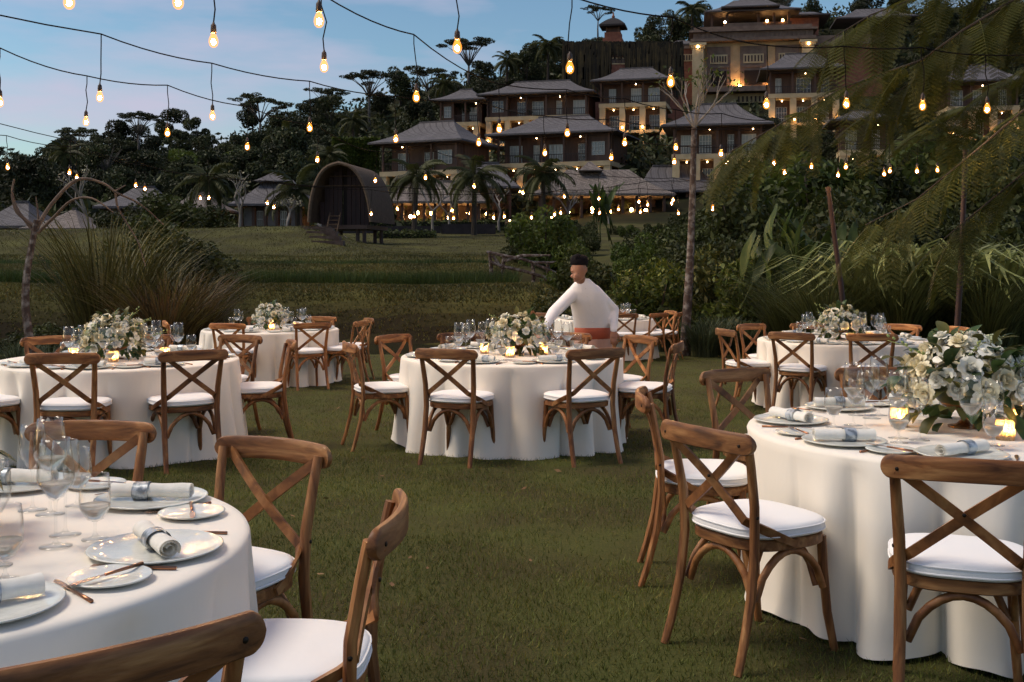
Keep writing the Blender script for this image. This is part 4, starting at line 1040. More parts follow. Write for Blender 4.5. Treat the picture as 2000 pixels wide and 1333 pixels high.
# terrace wall overgrown with hanging vines
def vine_wall():
    Y = 160.0; s = FPX/Y; zz = lambda y: CAM_H+(HZ-y)/s; x0 = (1100-1000)/s; x1 = (1335-1000)/s
    BLD.append((1100, 1335, 88, 165, Y))
    t = thing('vine_covered_wall', 'terrace wall hung with brown vines below the shrine tower', 'wall', ((x0+x1)/2, Y, zz(175)), 0); w = x1-x0; Z = lambda y: zz(y)-zz(175)
    MB().box(-w/2, w/2, .5, 1.5, -8, Z(95)).build('stone_wall', brick_m, t, smooth=False)
    f = MB().box(-w*.10, w*.02, .38, .49, Z(125), Z(112)).build('lattice_band', cream, t, smooth=False); l = MB()
    for j in range(9): q = lerp(-w*.09, w*.012, j/8); l.box(q-.09, q+.09, .32, .375, Z(123), Z(114))
    l.build('lattice_slot', darkwood, f, smooth=False)
    r_ = np.random.RandomState(4); n = 2600; X = (r_.rand(n)-.5)*w; top = Z(96)+r_.rand(n)*1.2; ln = .8+r_.rand(n)**2*6.5
    hole = (X > -w*.10) & (X < w*.02); ln[hole] *= .25
    wd = .05+.1*r_.rand(n); yy = .1+.3*r_.rand(n)
    v = np.stack([np.c_[X-wd, yy, top], np.c_[X+wd, yy, top], np.c_[X+wd*.4+.1*r_.randn(n), yy, top-ln], np.c_[X-wd*.4+.1*r_.randn(n), yy, top-ln]], 1).reshape(-1, 3)
    c = .25+1.25*r_.rand(n)**1.3; col = np.repeat(np.c_[c*1.1, c, c*.8, np.ones(n)], 4, 0)
    o = link('hanging_vines', np_mesh('hanging_vines', v, 4, leafmat('vine', (.026,.020,.010), (.07,.052,.022), trans=.1, attr=True), col), t); o['kind'] = 'stuff'
vine_wall()

# ------------------------------------------------------------------ rice barn with horseshoe thatched roof
barnwood = basic('blackened_red_board', (.016,.007,.007), (.03,.012,.011), scale=3, stretch=(1,1,.2), rough=.7)
def barn():
    Y = 64.0; s = FPX/Y; cx = (668-1000)/s; zg = ground(cx, Y)-.1; zz = lambda y: CAM_H+(HZ-y)/s-zg
    t = thing('rice_barn', 'tall rice barn with horseshoe thatched roof and ladder', 'barn', (cx, Y, zg), R(-9))
    BLD.append((596, 745, 320, 485, Y))
    W = 54/s; top = zz(323); low = zz(428); D = 4.2
    def arc(k, n, sc=1.0):
        u = -1+2*k/n; x = W*sc*math.copysign(abs(u)**.80, u) if True else 0
        z = low+(top-low)*(1-abs(u)**2.6)*1.0
        return x, z
    n = 26; m = MB()
    P_o = [arc(k, n) for k in range(n+1)]
    # outline by angle for evenness
    def pt(a, off):
        ca, sa = math.cos(a), math.sin(a); x = -(W+off)*math.copysign(abs(ca)**.72, ca); z = low+(top-low+off)*(abs(sa)**.92-.06*abs(ca)**.5+.06*(abs(sa) > 2))
        return x, z
    for y, off in ((-.35, .0), (-.35, .16), (D+.35, .16), (D+.35, .0)):
        flare = .0
        for k in range(n+1):
            a = math.pi*k/n; x, z = pt(a, off); x *= 1+.10*(1-math.sin(a)) ; m.v.append((x, y-.25*math.sin(a), z))
    q = n+1
    for i in range(4):
        i2 = (i+1) % 4
        for k in range(n): m.face((i*q+k, i*q+k+1, i2*q+k+1, i2*q+k))
        
    m.face((0, q, 2*q, 3*q)); m.face((n, 3*q+n, 2*q+n, q+n))
    ro = m.build('thatched_roof', roof_thatch, t)
    # trim cord round the front edge
    MB().tube([(pt(math.pi*k/n, .08)[0]*(1+.10*(1-math.sin(math.pi*k/n))), -.4-.25*math.sin(math.pi*k/n), pt(math.pi*k/n, .08)[1]) for k in range(n+1)], .11, 6).build('thatch_edge', basic('pale_thatch_edge', (.09,.06,.04), (.14,.098,.066), scale=9, rough=.95), ro)
    # gable wall made of upright boards
    nb = 11
    for i in range(nb):
        x0 = lerp(-W*.93, W*.93, i/nb); x1 = lerp(-W*.93, W*.93, (i+1)/nb); xm = (x0+x1)/2
        a = min(1.0, abs(xm)/W); zt = low+(top-low)*max(.05, (1-a**2.4))*.97
        if i == nb//2: continue
        MB().box(x0+.012, x1-.012, .5+.02*(i % 2), .62, low-.35, zt).build('board', barnwood, t, smooth=False)
    MB().box(-W/nb*.93, W/nb*.93, .66, .7, low-.35, top-.5).build('door_opening', basic('doorway_dark', (.012,.008,.007), rough=.9), t, smooth=False)
    MB().box(-W*.98, W*.98, -.2, D, low-.6, low-.36).build('floor_platform', darkwood, t, smooth=False)
    MB().box(-W*.75, W*.75, .44, .56, low+(top-low)*.62, low+(top-low)*.64).build('cross_rail', roof_thatch, t, smooth=False)
    MB().box(-W*.55, W*.55, .43, .55, low+(top-low)*.80, low+(top-low)*.815).build('cross_rail', roof_thatch, t, smooth=False)
    for x in (-W*.8, W*.8, W*.55):
        for y in (.2, D-.4): MB().tube([(x, y, -.6), (x, y, low-.6)], .12, 8).build('stilt', darkwood, t)
    for x in (-.32, .32): MB().tube([(x-.35, -1.1, .1), (x-.35, -.15, low+.35)], .045, 6).build('ladder_rail', roof_thatch, t)
    for k in range(6):
        u = (k+.6)/6.4; y = lerp(-1.1, -.15, u); z = lerp(.1, low+.35, u); MB().tube([(-.67, y, z), (-.03, y, z)], .03, 6).build('ladder_rung', roof_thatch, t)
barn()

# garden walls, hedges and steps between the barn and the restaurants
hedge_m = leafmat('hedge_leaf', (.04,.055,.015), (.10,.12,.03), trans=.15, attr=True, scale=.8)
def leaf_cloud(n, boxfn, size, seed, tone=(.5, 1.3)):
    """n leaf quads placed by boxfn(rs, n) -> (n,3), random directions"""
    r_ = np.random.RandomState(seed); p = boxfn(r_, n)
    a = r_.randn(n, 3); a /= np.linalg.norm(a, axis=1)[:, None]; b_ = r_.randn(n, 3); b_ -= a*(a*b_).sum(1)[:, None]; b_ /= np.linalg.norm(b_, axis=1)[:, None]
    s = (size*(.6+.8*r_.rand(n)))[:, None]; a = a*s; b_ = b_*s*.42
    v = np.stack([p-a*.5, p+b_*.5-a*.05, p+a*.5, p-b_*.5-a*.05], 1).reshape(-1, 3)
    c = tone[0]+(tone[1]-tone[0])*r_.rand(n); y = r_.rand(n) > .85
    col = np.c_[c*(1+.3*y), c*(1+.1*y), c*.9, np.ones(n)]
    return v, np.repeat(col, 4, 0)
def hedge(label, px0, px1, Y, y0, y1, depth, seed, n=2500, leaf=.22):
    s = FPX/Y; x0, x1 = (px0-1000)/s, (px1-1000)/s; z0, z1 = CAM_H+(HZ-y1)/s, CAM_H+(HZ-y0)/s
    t = thing('clipped_hedge', label, 'hedge', ((x0+x1)/2, Y, z0), 0, 'hedges before the restaurants'); w, h = x1-x0, z1-z0
    v, c = leaf_cloud(n, lambda r_, k: np.c_[(r_.rand(k)-.5)*w, r_.rand(k)*depth, (1-r_.rand(k)**1.6)*h*(1+.15*r_.randn(k))], leaf, seed)
    o = link('foliage', np_mesh('foliage', v, 4, hedge_m, c), t)
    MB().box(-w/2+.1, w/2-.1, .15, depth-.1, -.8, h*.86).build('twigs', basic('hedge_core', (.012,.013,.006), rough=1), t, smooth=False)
hedge('low hedge between the rice barn and the first palm', 735, 850, 76, 454, 474, 1.6, 1)
hedge('long hedge along the restaurant terrace', 700, 1130, 96, 432, 446, 1.5, 2, 4500)
hedge('rounded hedge by the lit garden steps', 985, 1085, 80, 440, 470, 3, 3)
def gwall(label, px0, px1, Y, y0, y1):
    s = FPX/Y; x0, x1 = (px0-1000)/s, (px1-1000)/s; z1, z0 = CAM_H+(HZ-y0)/s, CAM_H+(HZ-y1)/s
    o = MB().box(x0, x1, Y, Y+.5, z0-1.0, z1).build('garden_wall', basic('dark_stone_wall', (.02,.016,.018), (.035,.028,.03), scale=2, rough=.9, bump=.3), smooth=False); tag(o, label, 'wall', 'dark garden walls')
gwall('long dark garden wall behind the rice barn', 470, 860, 92, 442, 458)
gwall('dark garden wall right of the first palm', 862, 968, 90, 438, 462)
def steps():
    t = thing('garden_steps', 'garden steps with small lights beside the palm', 'steps', P(1008, 455, 88))
    for k in range(5):
        MB().box(-.9, .9, k*.5, k*.5+.5, -.6, k*.28).build('step', stone_br, t, smooth=False)
        lamp(t, -.5, k*.5-.02, k*.28-.1, .07, lamp_s, 'step_light')
steps()

# ================================================================== TREES AND PLANTS
bark_d = basic('dark_bark', (.035,.026,.02), (.07,.055,.042), scale=4, stretch=(1,1,.3), rough=.95, bump=.5)
bark_p = basic('pale_bark', (.16,.14,.12), (.28,.25,.22), scale=3, stretch=(1,1,.3), rough=.9, bump=.3)
bark_d2 = basic('grey_forest_bark', (.07,.062,.055), (.13,.118,.105), scale=3, rough=.9)
bark_l = basic('lichen_bark', (.06,.040,.032), (.20,.18,.165), scale=11, rough=.95, bump=.5, pos=(.48,.66))
bark_b = basic('smooth_branch_bark', (.085,.055,.040), (.16,.115,.085), scale=6, rough=.8, bump=.3)
lf_far = leafmat('forest_leaf', (.024,.031,.014), (.056,.068,.026), trans=.15, scale=.25, attr=True, rand=.35)
lf_mid = leafmat('broad_leaf', (.028,.036,.010), (.062,.074,.018), trans=.2, scale=.5, attr=True, rand=.3)
lf_bright = leafmat('bright_leaf', (.045,.07,.012), (.10,.13,.025), trans=.3, scale=.6, attr=True, rand=.2)  # brighter green than the other leaf colours
palm_m = leafmat('palm_leaf', (.028,.034,.010), (.07,.075,.022), trans=.25, scale=.8, rand=.3)
VAR = {}
def crown_points(r_, n, clumps, flat=1.0):
    """points near the surfaces of overlapping leaf clumps"""
    cs = np.array([c[:3] for c in clumps]); rad = np.array([c[3] for c in clumps]); w = rad**2; w /= w.sum()
    k = r_.choice(len(clumps), n, p=w); d = r_.randn(n, 3); d /= np.linalg.norm(d, axis=1)[:, None]
    q = rad[k][:, None]*(.55+.5*r_.rand(n, 1)**.5); d[:, 2] *= flat
    return cs[k]+d*q
def tree_variants():
    for i in range(5):          # round forest trees about 8 m high
        q = random.Random(50+i); cl = []
        for k in range(13):
            a = q.uniform(0, 6.28); rr = q.uniform(0, 2.5); cl.append((rr*math.cos(a), rr*math.sin(a), q.uniform(3.0, 7.2)-rr*.45, q.uniform(.8, 1.5)))
        v, c = leaf_cloud(5200, lambda r_, n: crown_points(r_, n, cl, .8), .42, 10+i)
        m = MB(); m.tube([(0,0,-1.5),(.08,0,1.6),(-.05,.1,3.5),(.1,0,5.2)], [.26,.2,.14,.06], 7)
        for x, y, z, _ in cl[:7]: m.tube([(0,0,2.2),(x*.5,y*.5,(z+2.2)/2+.3),(x,y,z)], [.1,.07,.03], 5)
        VAR['round%d' % i] = (m.mesh('trunk', bark_d), np_mesh('crown', v, 4, lf_far, c))
    for i in range(4):          # umbrella trees: pale trunk, flat leaf plates
        q = random.Random(80+i); cl = []; m = MB(); h = 8.5
        m.tube([(0,0,-1.5),(.1,.05,2),(0,.1,4.6)], [.28,.22,.16], 7)
        for k in range(15):
            a = k*2.4+q.uniform(-.4,.4); rr = 4.2*math.sqrt((k+.5)/15)*q.uniform(.8,1.15); z = h-rr*.24+q.uniform(-.6,.6)
            x, y = rr*math.cos(a), rr*math.sin(a)
            m.tube([(0,.1,4.2),(x*.35,y*.35,5.9),(x*.75,y*.75,z-.55),(x,y,z-.1)], [.11,.085,.05,.02], 5)
            for j in range(3): cl.append((x+q.uniform(-.8,.8), y+q.uniform(-.8,.8), z+q.uniform(-.15,.25), q.uniform(.5,.95)))
        v, c = leaf_cloud(5200, lambda r_, n: crown_points(r_, n, cl, .28), .30, 30+i)
        VAR['flat%d' % i] = (m.mesh('trunk', bark_d2), np_mesh('crown', v, 4, lf_far, c))
    for i in range(4):          # shrubs, unit about 1.6 m
        q = random.Random(120+i); cl = []
        for k in range(11): a = q.uniform(0,6.28); rr = q.uniform(0,.85); cl.append((rr*math.cos(a), rr*math.sin(a), q.uniform(.3,1.45)-rr*.35, q.uniform(.28,.5)))
        v, c = leaf_cloud(3000, lambda r_, n: crown_points(r_, n, cl, .9), .14, 60+i)
        m = MB()
        for x, y, z, _ in cl[:6]: m.tube([(0,0,-.2),(x*.5,y*.5,z*.5),(x,y,z)], [.03,.02,.01], 5)
        VAR['shrub%d' % i] = (m.mesh('stems', bark_d), np_mesh('foliage', v, 4, lf_mid, c)); VAR['bright%d' % i] = (VAR['shrub%d' % i][0], np_mesh('foliage', v, 4, lf_bright, c))
tree_variants()
def plant(name, label, cat, var, loc, s, rz, group, parts=('trunk','crown'), sz=None):
    t = thing(name, label, cat, loc, rz, group); t.scale = (s, s, s*(sz or 1))
    a, b_ = VAR[var]; link(parts[0], a, t); link(parts[1], b_, t); return t
def free(px, ytop, ybot, half, Y):
    for x0, x1, y0, y1, Yb in BLD:
        if Y < Yb+4 and px+half > x0 and px-half < x1 and ybot > y0 and ytop < y1: return False
    return True
# named trees on the skyline
for lab, px, ytop, Y, var, s in (
    ('broad flat-topped tree on the left skyline', 508, 186, 190, 'flat0', 1.05), ('flat-topped tree with pale forked trunk above the rice barn', 722, 138, 186, 'flat1', 1.0),
    ('layered tree left of the upper villa row', 838, 132, 196, 'flat2', 1.0), ('tall layered tree crowning the middle of the ridge', 915, 76, 192, 'flat3', 1.05),
    ('feathery tree right of the broad flat-topped tree', 640, 172, 200, 'flat2', .8), ('flat-topped tree over the left bungalows', 270, 218, 180, 'flat1', .85),
    ('open tree at the left end of the ridge', 150, 252, 176, 'flat3', .75), ('dark round tree right of the tall layered tree', 1030, 95, 188, 'round1', 1.05),
    ('dark round tree left of the shrine tower', 1150, 60, 190, 'round0', .8), ('large round tree between shrine and carved tower', 1275, 48, 186, 'round2', 1.1), ('spreading tree beside the shrine cap', 1168, 12, 180, 'flat0', .55),
    ('dark tree behind the carved tower', 1590, -10, 196, 'round3', 1.1)):
    p = P(px, ytop, Y); hgt = {'f': 8.8, 'r': 8.2}[var[0]]*s; z = p.z-hgt
    plant('skyline_tree', lab, 'tree', var, (p.x, Y, z), s, rng.uniform(0, 6), 'trees along the skyline')
# forest trees on the slope
places = ['far left slope', 'left slope above the bungalows', 'slope above the rice barn', 'slope left of the villas', 'slope among the upper villas', 'slope under the tower', 'right-hand slope', 'far right slope']
q = random.Random(11); cnt = 0; tries = 0
SPOT = []; FT = {}
while cnt < 165 and tries < 4000:
    tries += 1
    Y = q.uniform(104, 214); a = q.uniform(-120, 2120); X = (a-1000)/FPX*Y; s = q.uniform(.62, 1.15); z = ground(X, Y); sp = FPX/Y
    yb = HZ-(z-CAM_H)*sp; yt = yb-8.2*s*sp
    if a < 640 and Y < 112: continue
    if not free(a, yt, yb, 2.6*s*sp, Y): continue
    if any((a-b0)**2+((Y-b1)*6)**2 < 38**2 for b0, b1 in SPOT): continue
    SPOT.append((a, Y)); cnt += 1
    var = ('round%d' % q.randrange(5)) if q.random() < .96 else ('flat%d' % q.randrange(4))
    FT.setdefault(places[int(min(7, max(0, a/255)))], []).append((a, var, (X, Y, z-.4), s, q.uniform(0, 6), q.uniform(.85, 1.2)))
NUM = ['first','second','third','fourth','fifth','sixth','seventh','eighth','ninth','tenth','eleventh','twelfth','thirteenth','fourteenth','fifteenth','sixteenth','seventeenth','eighteenth','nineteenth','twentieth']
NUM += ['twenty-'+x for x in NUM[:9]]+['thirtieth']+['thirty-'+x for x in NUM[:9]]+['fortieth']
for pl, L_ in FT.items():
    L_.sort()
    for i, (a, var, loc, s, rz, sz) in enumerate(L_):
        plant('forest_tree', '%s forest tree, %s from the left on the %s' % ('flat-topped' if var[0] == 'f' else 'dark round', NUM[i], pl), 'tree', var, loc, s, rz, 'forest trees on the hillside', sz=sz)
# undergrowth over the whole hill
def under(r_, n):
    out = []
    while len(out) < n:
        Y = 93+r_.rand()*125; a = -200+2500*r_.rand(); X = (a-1000)/FPX*Y; z = ground(X, Y); sp = FPX/Y; h = r_.rand()**1.5*2.6*(.5+.5*math.sin(X*.7)*math.sin(Y*.6+1)+.3)
        y = HZ-(z-CAM_H)*sp
        if not free(a, y-h*sp*.6, y-2, 2, Y): continue
        out.append((X, Y, z+h))
    return np.array(out)
v, c = leaf_cloud(42000, under, 1.05, 77, (.4, 1.35))
tag(link('hillside_undergrowth', np_mesh('hillside_undergrowth', v, 4, lf_far, c)), 'dark undergrowth covering the hillside between the trees', 'undergrowth', kind='stuff')
# bright bamboo-like bank on the left slope
def bright_bank(r_, n):
    a = np.r_[330+250*r_.rand(n//2), 650+90*r_.rand(n-n//2)]; k = len(a); Y = 150-10*r_.rand(k); y = np.r_[300+22*r_.rand(n//2)+8*np.sin(a[:n//2]*.05), 270+60*r_.rand(n-n//2)]
    Y[n//2:] = 128
    return np.c_[(a-1000)/FPX*Y, Y, CAM_H+(HZ-y)/FPX*Y]
v, c = leaf_cloud(6000, bright_bank, .6, 78, (.5, 1.3))
tag(link('bright_bamboo_bank', np_mesh('bright_bamboo_bank', v, 4, lf_bright, c)), 'band of brighter green foliage on the left slope', 'undergrowth', kind='stuff')

# ------------------------------------------------------------------ palms
def frond_mesh(L_=2.2, seed=1):
    m = MB(); q = random.Random(seed); n = 16; pts = []
    for i in range(n+1):
        t = i/n; pts.append(Vector((0, L_*(t-.12*t*t), L_*(.55*t-.78*t*t))))
    m.tube(pts, [.03*(1-.8*i/n) for i in range(n+1)], 4)
    for i in range(2, n*2+1):
        t = i/(n*2); p = Vector((0, L_*(t-.12*t*t), L_*(.55*t-.78*t*t))); ll = .62*math.sin(math.pi*min(1, .12+.82*t))**.6
        for s in (-1, 1):
            d = Vector((s*.8, .55, -.28-.3*q.random())).normalized(); e = p+d*ll*q.uniform(.85, 1.1); w = Vector((0, .045, 0))
            mid = p+d*ll*.5+Vector((0,0,.05)); b = len(m.v); m.v += [tuple(p-w*.6), tuple(p+w*.6), tuple(mid+w), tuple(mid-w), tuple(e-Vector((0,0,.12)))]
            m.face((b, b+1, b+2, b+3)); m.face((b+3, b+2, b+4))
    return m.mesh('frond', palm_m, smooth=False)
FROND = [frond_mesh(2.3, 1), frond_mesh(2.3, 2)]
def palm(label, px, Y, ybase, ycrown, s, seed, n=17, mat=None):
    q = random.Random(seed); b_ = P(px, ybase, Y); h = P(px, ycrown, Y).z-b_.z
    t = thing('coconut_palm', label, 'palm tree', tuple(b_), q.uniform(0, 6), 'palm trees')
    lx = q.uniform(-.3,.3); m = MB(); m.tube([(0,0,-.8),(lx*.3,0,h*.3),(lx*.6,.05,h*.7),(lx,.05,h)], [.17*s+.05,.13*s+.03,.12*s+.02,.1*s+.02], 8); m.build('trunk', bark_d, t)
    for k in range(n):
        o = link('frond', FROND[k % 2], t, (lx, .05, h)); u = k/n; el = R(lerp(70, -28, u**.8)+q.uniform(-8, 8)); az = k*2.399+q.uniform(-.3,.3)
        o.rotation_euler = (el-R(20), 0, az); f = s*q.uniform(.85, 1.1); o.scale = (f, f, f)
for a in (('tall palm standing on the lawn before the restaurant', 925, 84, 474, 345, 1.35, 1), ('palm between the rice barn and the restaurant', 808, 80, 462, 345, 1.15, 2), ('palm right of the tallest one', 1062, 92, 440, 340, 1.25, 3),
          ('palm above the left bungalows', 410, 90, 445, 355, 1.35, 4), ('palm close to the left side of the rice barn', 582, 78, 455, 372, 1.2, 5), ('palm behind the roof of the rice barn', 640, 118, 380, 305, 1.2, 6),
          ('skyline palm left of the shrine tower', 1070, 186, 160, 92, 1.5, 7), ('skyline palm beside the carved tower', 1352, 190, 70, 18, 1.5, 8), ('palm on the slope left of the upper villas', 868, 168, 225, 165, 1.4, 9), ('palm among the dark trees below the flat-topped tree', 560, 130, 330, 268, 1.2, 10),
          ('palm in the dark garden behind the red poles', 1815, 62, 400, 262, 1.5, 11), ('small palm on the left slope', 128, 130, 350, 300, 1.2, 12), ('palm over the villa slope at left centre', 690, 140, 300, 236, 1.2, 13), ('skyline palm behind the upper villas', 990, 176, 150, 118, 1.3, 14)): palm(*a)

# ------------------------------------------------------------------ bare frangipani trees
def grow(m, p, d, ln, r, q, depth, spread=.6, tips=None, up=.15, n=3):
    e = p+d*ln; mid = p+d*ln*.5+Vector((q.uniform(-.06,.06), q.uniform(-.06,.06), q.uniform(-.02,.06)))*ln
    m.tube([tuple(p), tuple(mid), tuple(e)], [r, r*.85, r*.68], 6, caps=depth == 0)
    if depth == 0:
        if tips is not None: tips.append(e)
        return
    for k in range(q.choice((2, n)) if n > 2 else 2):
        dd = (d+Vector((q.uniform(-spread, spread), q.uniform(-spread, spread), q.uniform(-spread*.4, spread*.6)+up))).normalized()
        grow(m, e, dd, ln*q.uniform(.62, .85), r*.66, q, depth-1, spread, tips, up, n)
def bare_tree(label, px, Y, ybase, h, seed, name='frangipani_tree', r=.12, mat=None, depth=3, group='bare frangipani trees', flowers=True):
    q = random.Random(seed); b_ = P(px, ybase, Y); t = thing(name, label, 'tree', tuple(b_), q.uniform(0, 6), group); m = MB(); tips = []
    grow(m, Vector((0,0,-.3)), Vector((q.uniform(-.1,.1), 0, 1)).normalized(), h*.42, r, q, depth, .85, tips, .1)
    m.build('trunk', mat or bark_p, t)
    if flowers:
        v, c = leaf_cloud(90, lambda r_, n: np.array([tips[i % len(tips)] for i in range(n)])+r_.randn(n, 3)*.18, .2, seed)
        link('blossoms', np_mesh('blossoms', v, 4, leafmat('frangipani_blossom', (.10,.10,.05), (.4,.38,.3), trans=.2, attr=True, scale=2), c), t)
for a in (('pale bare tree before the first restaurant', 875, 92, 452, 3.6, 1), ('pale bare tree between the two restaurants', 975, 94, 450, 4.4, 2), ('dark bare tree left of the tall palm', 845, 90, 452, 4.6, 3), ('bare tree before the large restaurant', 1110, 92, 446, 3.6, 4),
          ('bare tree right of the large restaurant', 1190, 94, 446, 3.8, 5), ('blossoming bare tree left of the rice barn', 470, 76, 458, 4.0, 6), ('bare blossoming tree behind the bent branches', 170, 74, 470, 4.6, 7), ('small pale tree by the bungalow door', 560, 74, 460, 2.8, 8)): bare_tree(*a)
# slender lichen-barked tree at the back of the lawn
def slender():
    Y = 21.6; b_ = Vector(((1338-1000)/FPX*Y, Y, lawn_z(Y)-.05)); t = thing('slender_tree', 'slender lichen-spotted tree with bare forked top at the back of the lawn', 'tree', tuple(b_))
    q = random.Random(4); m = MB(); top = P(1356, 250, Y)-b_; path = [Vector((0,0,-.1)), Vector((.02,0,.6)), Vector((.10,0,1.9)), Vector((.14,0,3.0)), top]
    m.tube([tuple(p) for p in path], [.125,.095,.075,.065,.055], 12); m.build('trunk', bark_l, t)
    br = MB(); tips = []
    for dx, dz in ((-.55,.8),(-.25,1),(.2,1),(.65,.75),(.05,.9)):
        grow(br, Vector(top), Vector((dx, q.uniform(-.3,.3), dz)).normalized(), .42, .026, q, 3, .5, tips, .12, 2)
    br.build('branches', bark_p, t)
    v, c = leaf_cloud(160, lambda r_, n: np.array([tips[i % len(tips)] for i in range(n)])+r_.randn(n, 3)*.12, .1, 5); link('leaves', np_mesh('leaves', v, 4, lf_bright, c), t)
slender()
# arching bare branches at the left
def arbor():
    Y = 15.5; base = P(62, 500, Y); base.z = lawn_z(Y)-.1; s = FPX/Y
    t = thing('arching_bare_tree', 'bare tree with long arching branches at the left edge', 'tree', tuple(base))
    def L_(pts): return [tuple(P(x, y, Y+dy)-base) for x, y, dy in pts]
    def smoothp(p, n=5):
        p = [Vector(a) for a in p]; out = []
        for i in range(len(p)-1):
            p0, p1, p2, p3 = p[max(0,i-1)], p[i], p[i+1], p[min(len(p)-1,i+2)]
            for k in range(n):
                u = k/n; out.append(.5*((2*p1)+(p2-p0)*u+(2*p0-5*p1+4*p2-p3)*u*u+(3*p1-p0-3*p2+p3)*u**3))
        out.append(p[-1]); return out
    def lim(name, pts, r0, r1, mat):
        sp = smoothp(L_(pts)); n = len(sp); MB().tube(sp, [lerp(r0, r1, i/(n-1)) for i in range(n)], 8).build(name, mat, t)
    lim('trunk', [(62,790,0),(60,720,0),(58,670,0),(50,600,.0),(52,540,0),(62,480,0),(72,430,0)], .075, .042, bark_l)
    lim('branch', [(70,440,0),(90,400,0),(130,340,.1),(170,280,.2),(150,356,.3)][:0] or [(70,445,0),(40,420,0),(24,380,0),(28,350,0),(48,327+90,0)][:4], .03, .012, bark_b)
    lim('branch', [(72,440,0),(104,385,.1),(150,318+40,.2),(195,356,.2)][:0] or [(70,450,0),(95,400,.05),(135,335,.1),(100,385,0)][:0] or [(70,450,0),(100,400,.1),(150,352,.2),(200,358,.3),(230,378,.3),(275,400,.4),(320,440,.5)], .030, .009, bark_b)
    lim('branch', [(74,445,0),(110,420,-.1),(150,388,-.2),(190,388,-.3),(228,412,-.3)][:0] or [(74,455,0),(105,425,-.1),(140,392,-.2),(180,388,-.3),(222,416,-.3)], .026, .010, bark_b)
    lim('branch', [(226,378,.3),(230,405,.3),(250,440,.35),(270,475,.4),(284,520,.4)], .019, .007, bark_b)
    lim('branch', [(222,376,.3),(235,368,.3),(246,362,.3)], .018, .006, bark_b)
    lim('branch', [(66,455,0),(48,430,0),(30,412,0),(22,380,0),(30,410,0)][:4], .024, .01, bark_b)
    lim('branch', [(76,440,.1),(74,415,.1),(70,385,.1),(66,412,.1)][:3], .022, .008, bark_b)
arbor()
# rustic fence across the bank
def rustic_fence():
    Y = 33.0; t = thing('rustic_branch_fence', 'crooked fence of rough branches on the bank behind the waiter', 'fence', tuple(P(955, 540, Y)))
    o = P(955, 540, Y); q = random.Random(2)
    pl = [(956,490,572),(985,496,556),(1040,512,566),(1070,514,576)]
    for x, y0, y1 in pl:
        a, b_ = P(x, y0, Y)-o, P(x+q.uniform(-3,3), y1, Y)-o; MB().tube([tuple(b_), tuple((a+b_)/2+Vector((q.uniform(-.04,.04),0,0))), tuple(a)], [.07,.062,.05], 7).build('post', bark_l, t)
    for pts in ([(950,492),(985,500),(1020,506),(1042,515),(1090,513)], [(955,512),(990,522),(1030,530),(1062,540),(1104,562)], [(1042,515),(1075,530),(1110,548)], [(985,512),(1020,500),(1075,500)], [(962,500),(978,520),(990,524)]):
        pp = [P(x, y+q.uniform(-2,2), Y-.12)-o for x, y in pts]; MB().tube([tuple(p) for p in pp], [.05]*(len(pp)-1)+[.03], 7).build('rail', bark_l, t)
rustic_fence()
def rail2():
    Y = 58; o = P(640, 470, Y); t = thing('step_handrail', 'leaning branch handrail beside the steps below the rice barn', 'handrail', tuple(o))
    for pts, r in (([(620,438),(650,462),(697,505)], .055), ([(672,462),(700,482)], .05)): MB().tube([tuple(P(x,y,Y)-o) for x, y in pts], r, 6).build('rail', bark_p, t)
    for x, y0, y1 in ((626,438,468),(697,482,512)): MB().tube([tuple(P(x,y1,Y)-o), tuple(P(x,y0,Y)-o)], .06, 6).build('post', bark_p, t)
rail2()
def earth_steps():
    t = thing('earth_steps', 'worn earth steps cut into the mound before the rice barn', 'steps', (0, 0, 0))
    o = P(640, 490, 53); t.location = o
    for k in range(5):
        x = 648-k*6-8; Y = 49.0+k*1.2; p = P(x, 0, Y); p.z = ground(p.x, Y); p = p-o
        MB().box(p.x-.7, p.x+.7, p.y-.1, p.y+.5, p.z-.4, p.z+.10).build('step', basic('bare_earth', (.07,.045,.035), (.13,.09,.07), scale=4, rough=1, bump=.6), t, smooth=False)
earth_steps()

# ------------------------------------------------------------------ grasses, big leaves, shrubs
def grass_clump_mesh(seed, n, h, w, lean, mat, seg=5, spread=.25, droop=.6):
    r_ = np.random.RandomState(seed); V = []; Cc = []
    a = r_.rand(n)*2*np.pi; hh = h*(.55+.5*r_.rand(n)); ln = hh*lean*(.25+.9*r_.rand(n)); base = np.c_[np.cos(a), np.sin(a), np.zeros(n)]*(spread*r_.rand(n)**.7)[:, None]
    d = np.c_[np.cos(a+.5*r_.randn(n)), np.sin(a+.5*r_.randn(n)), np.zeros(n)]; side = np.c_[-d[:, 1], d[:, 0], np.zeros(n)]; ww = w*(.6+.8*r_.rand(n))
    tone = .5+.9*r_.rand(n)
    prev = None
    for i in range(seg+1):
        t = i/seg; out = ln*t**1.7; z = hh*(t-droop*.45*t**3)
        p = base+d*out[:, None]; p[:, 2] = z; wt = ww*(1-t**2.2)*(.6+.4*min(1, t*4))+.001
        l, r2 = p-side*wt[:, None]/2, p+side*wt[:, None]/2
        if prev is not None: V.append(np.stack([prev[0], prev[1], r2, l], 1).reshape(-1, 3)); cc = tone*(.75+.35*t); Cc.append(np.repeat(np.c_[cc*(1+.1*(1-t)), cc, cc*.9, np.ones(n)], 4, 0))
        prev = (l, r2)
    return np_mesh('blades', np.concatenate(V), 4, mat, np.concatenate(Cc))
gr_dark = leafmat('fountain_grass', (.040,.050,.018), (.095,.11,.042), trans=.25, scale=.8, attr=True, rand=.2)
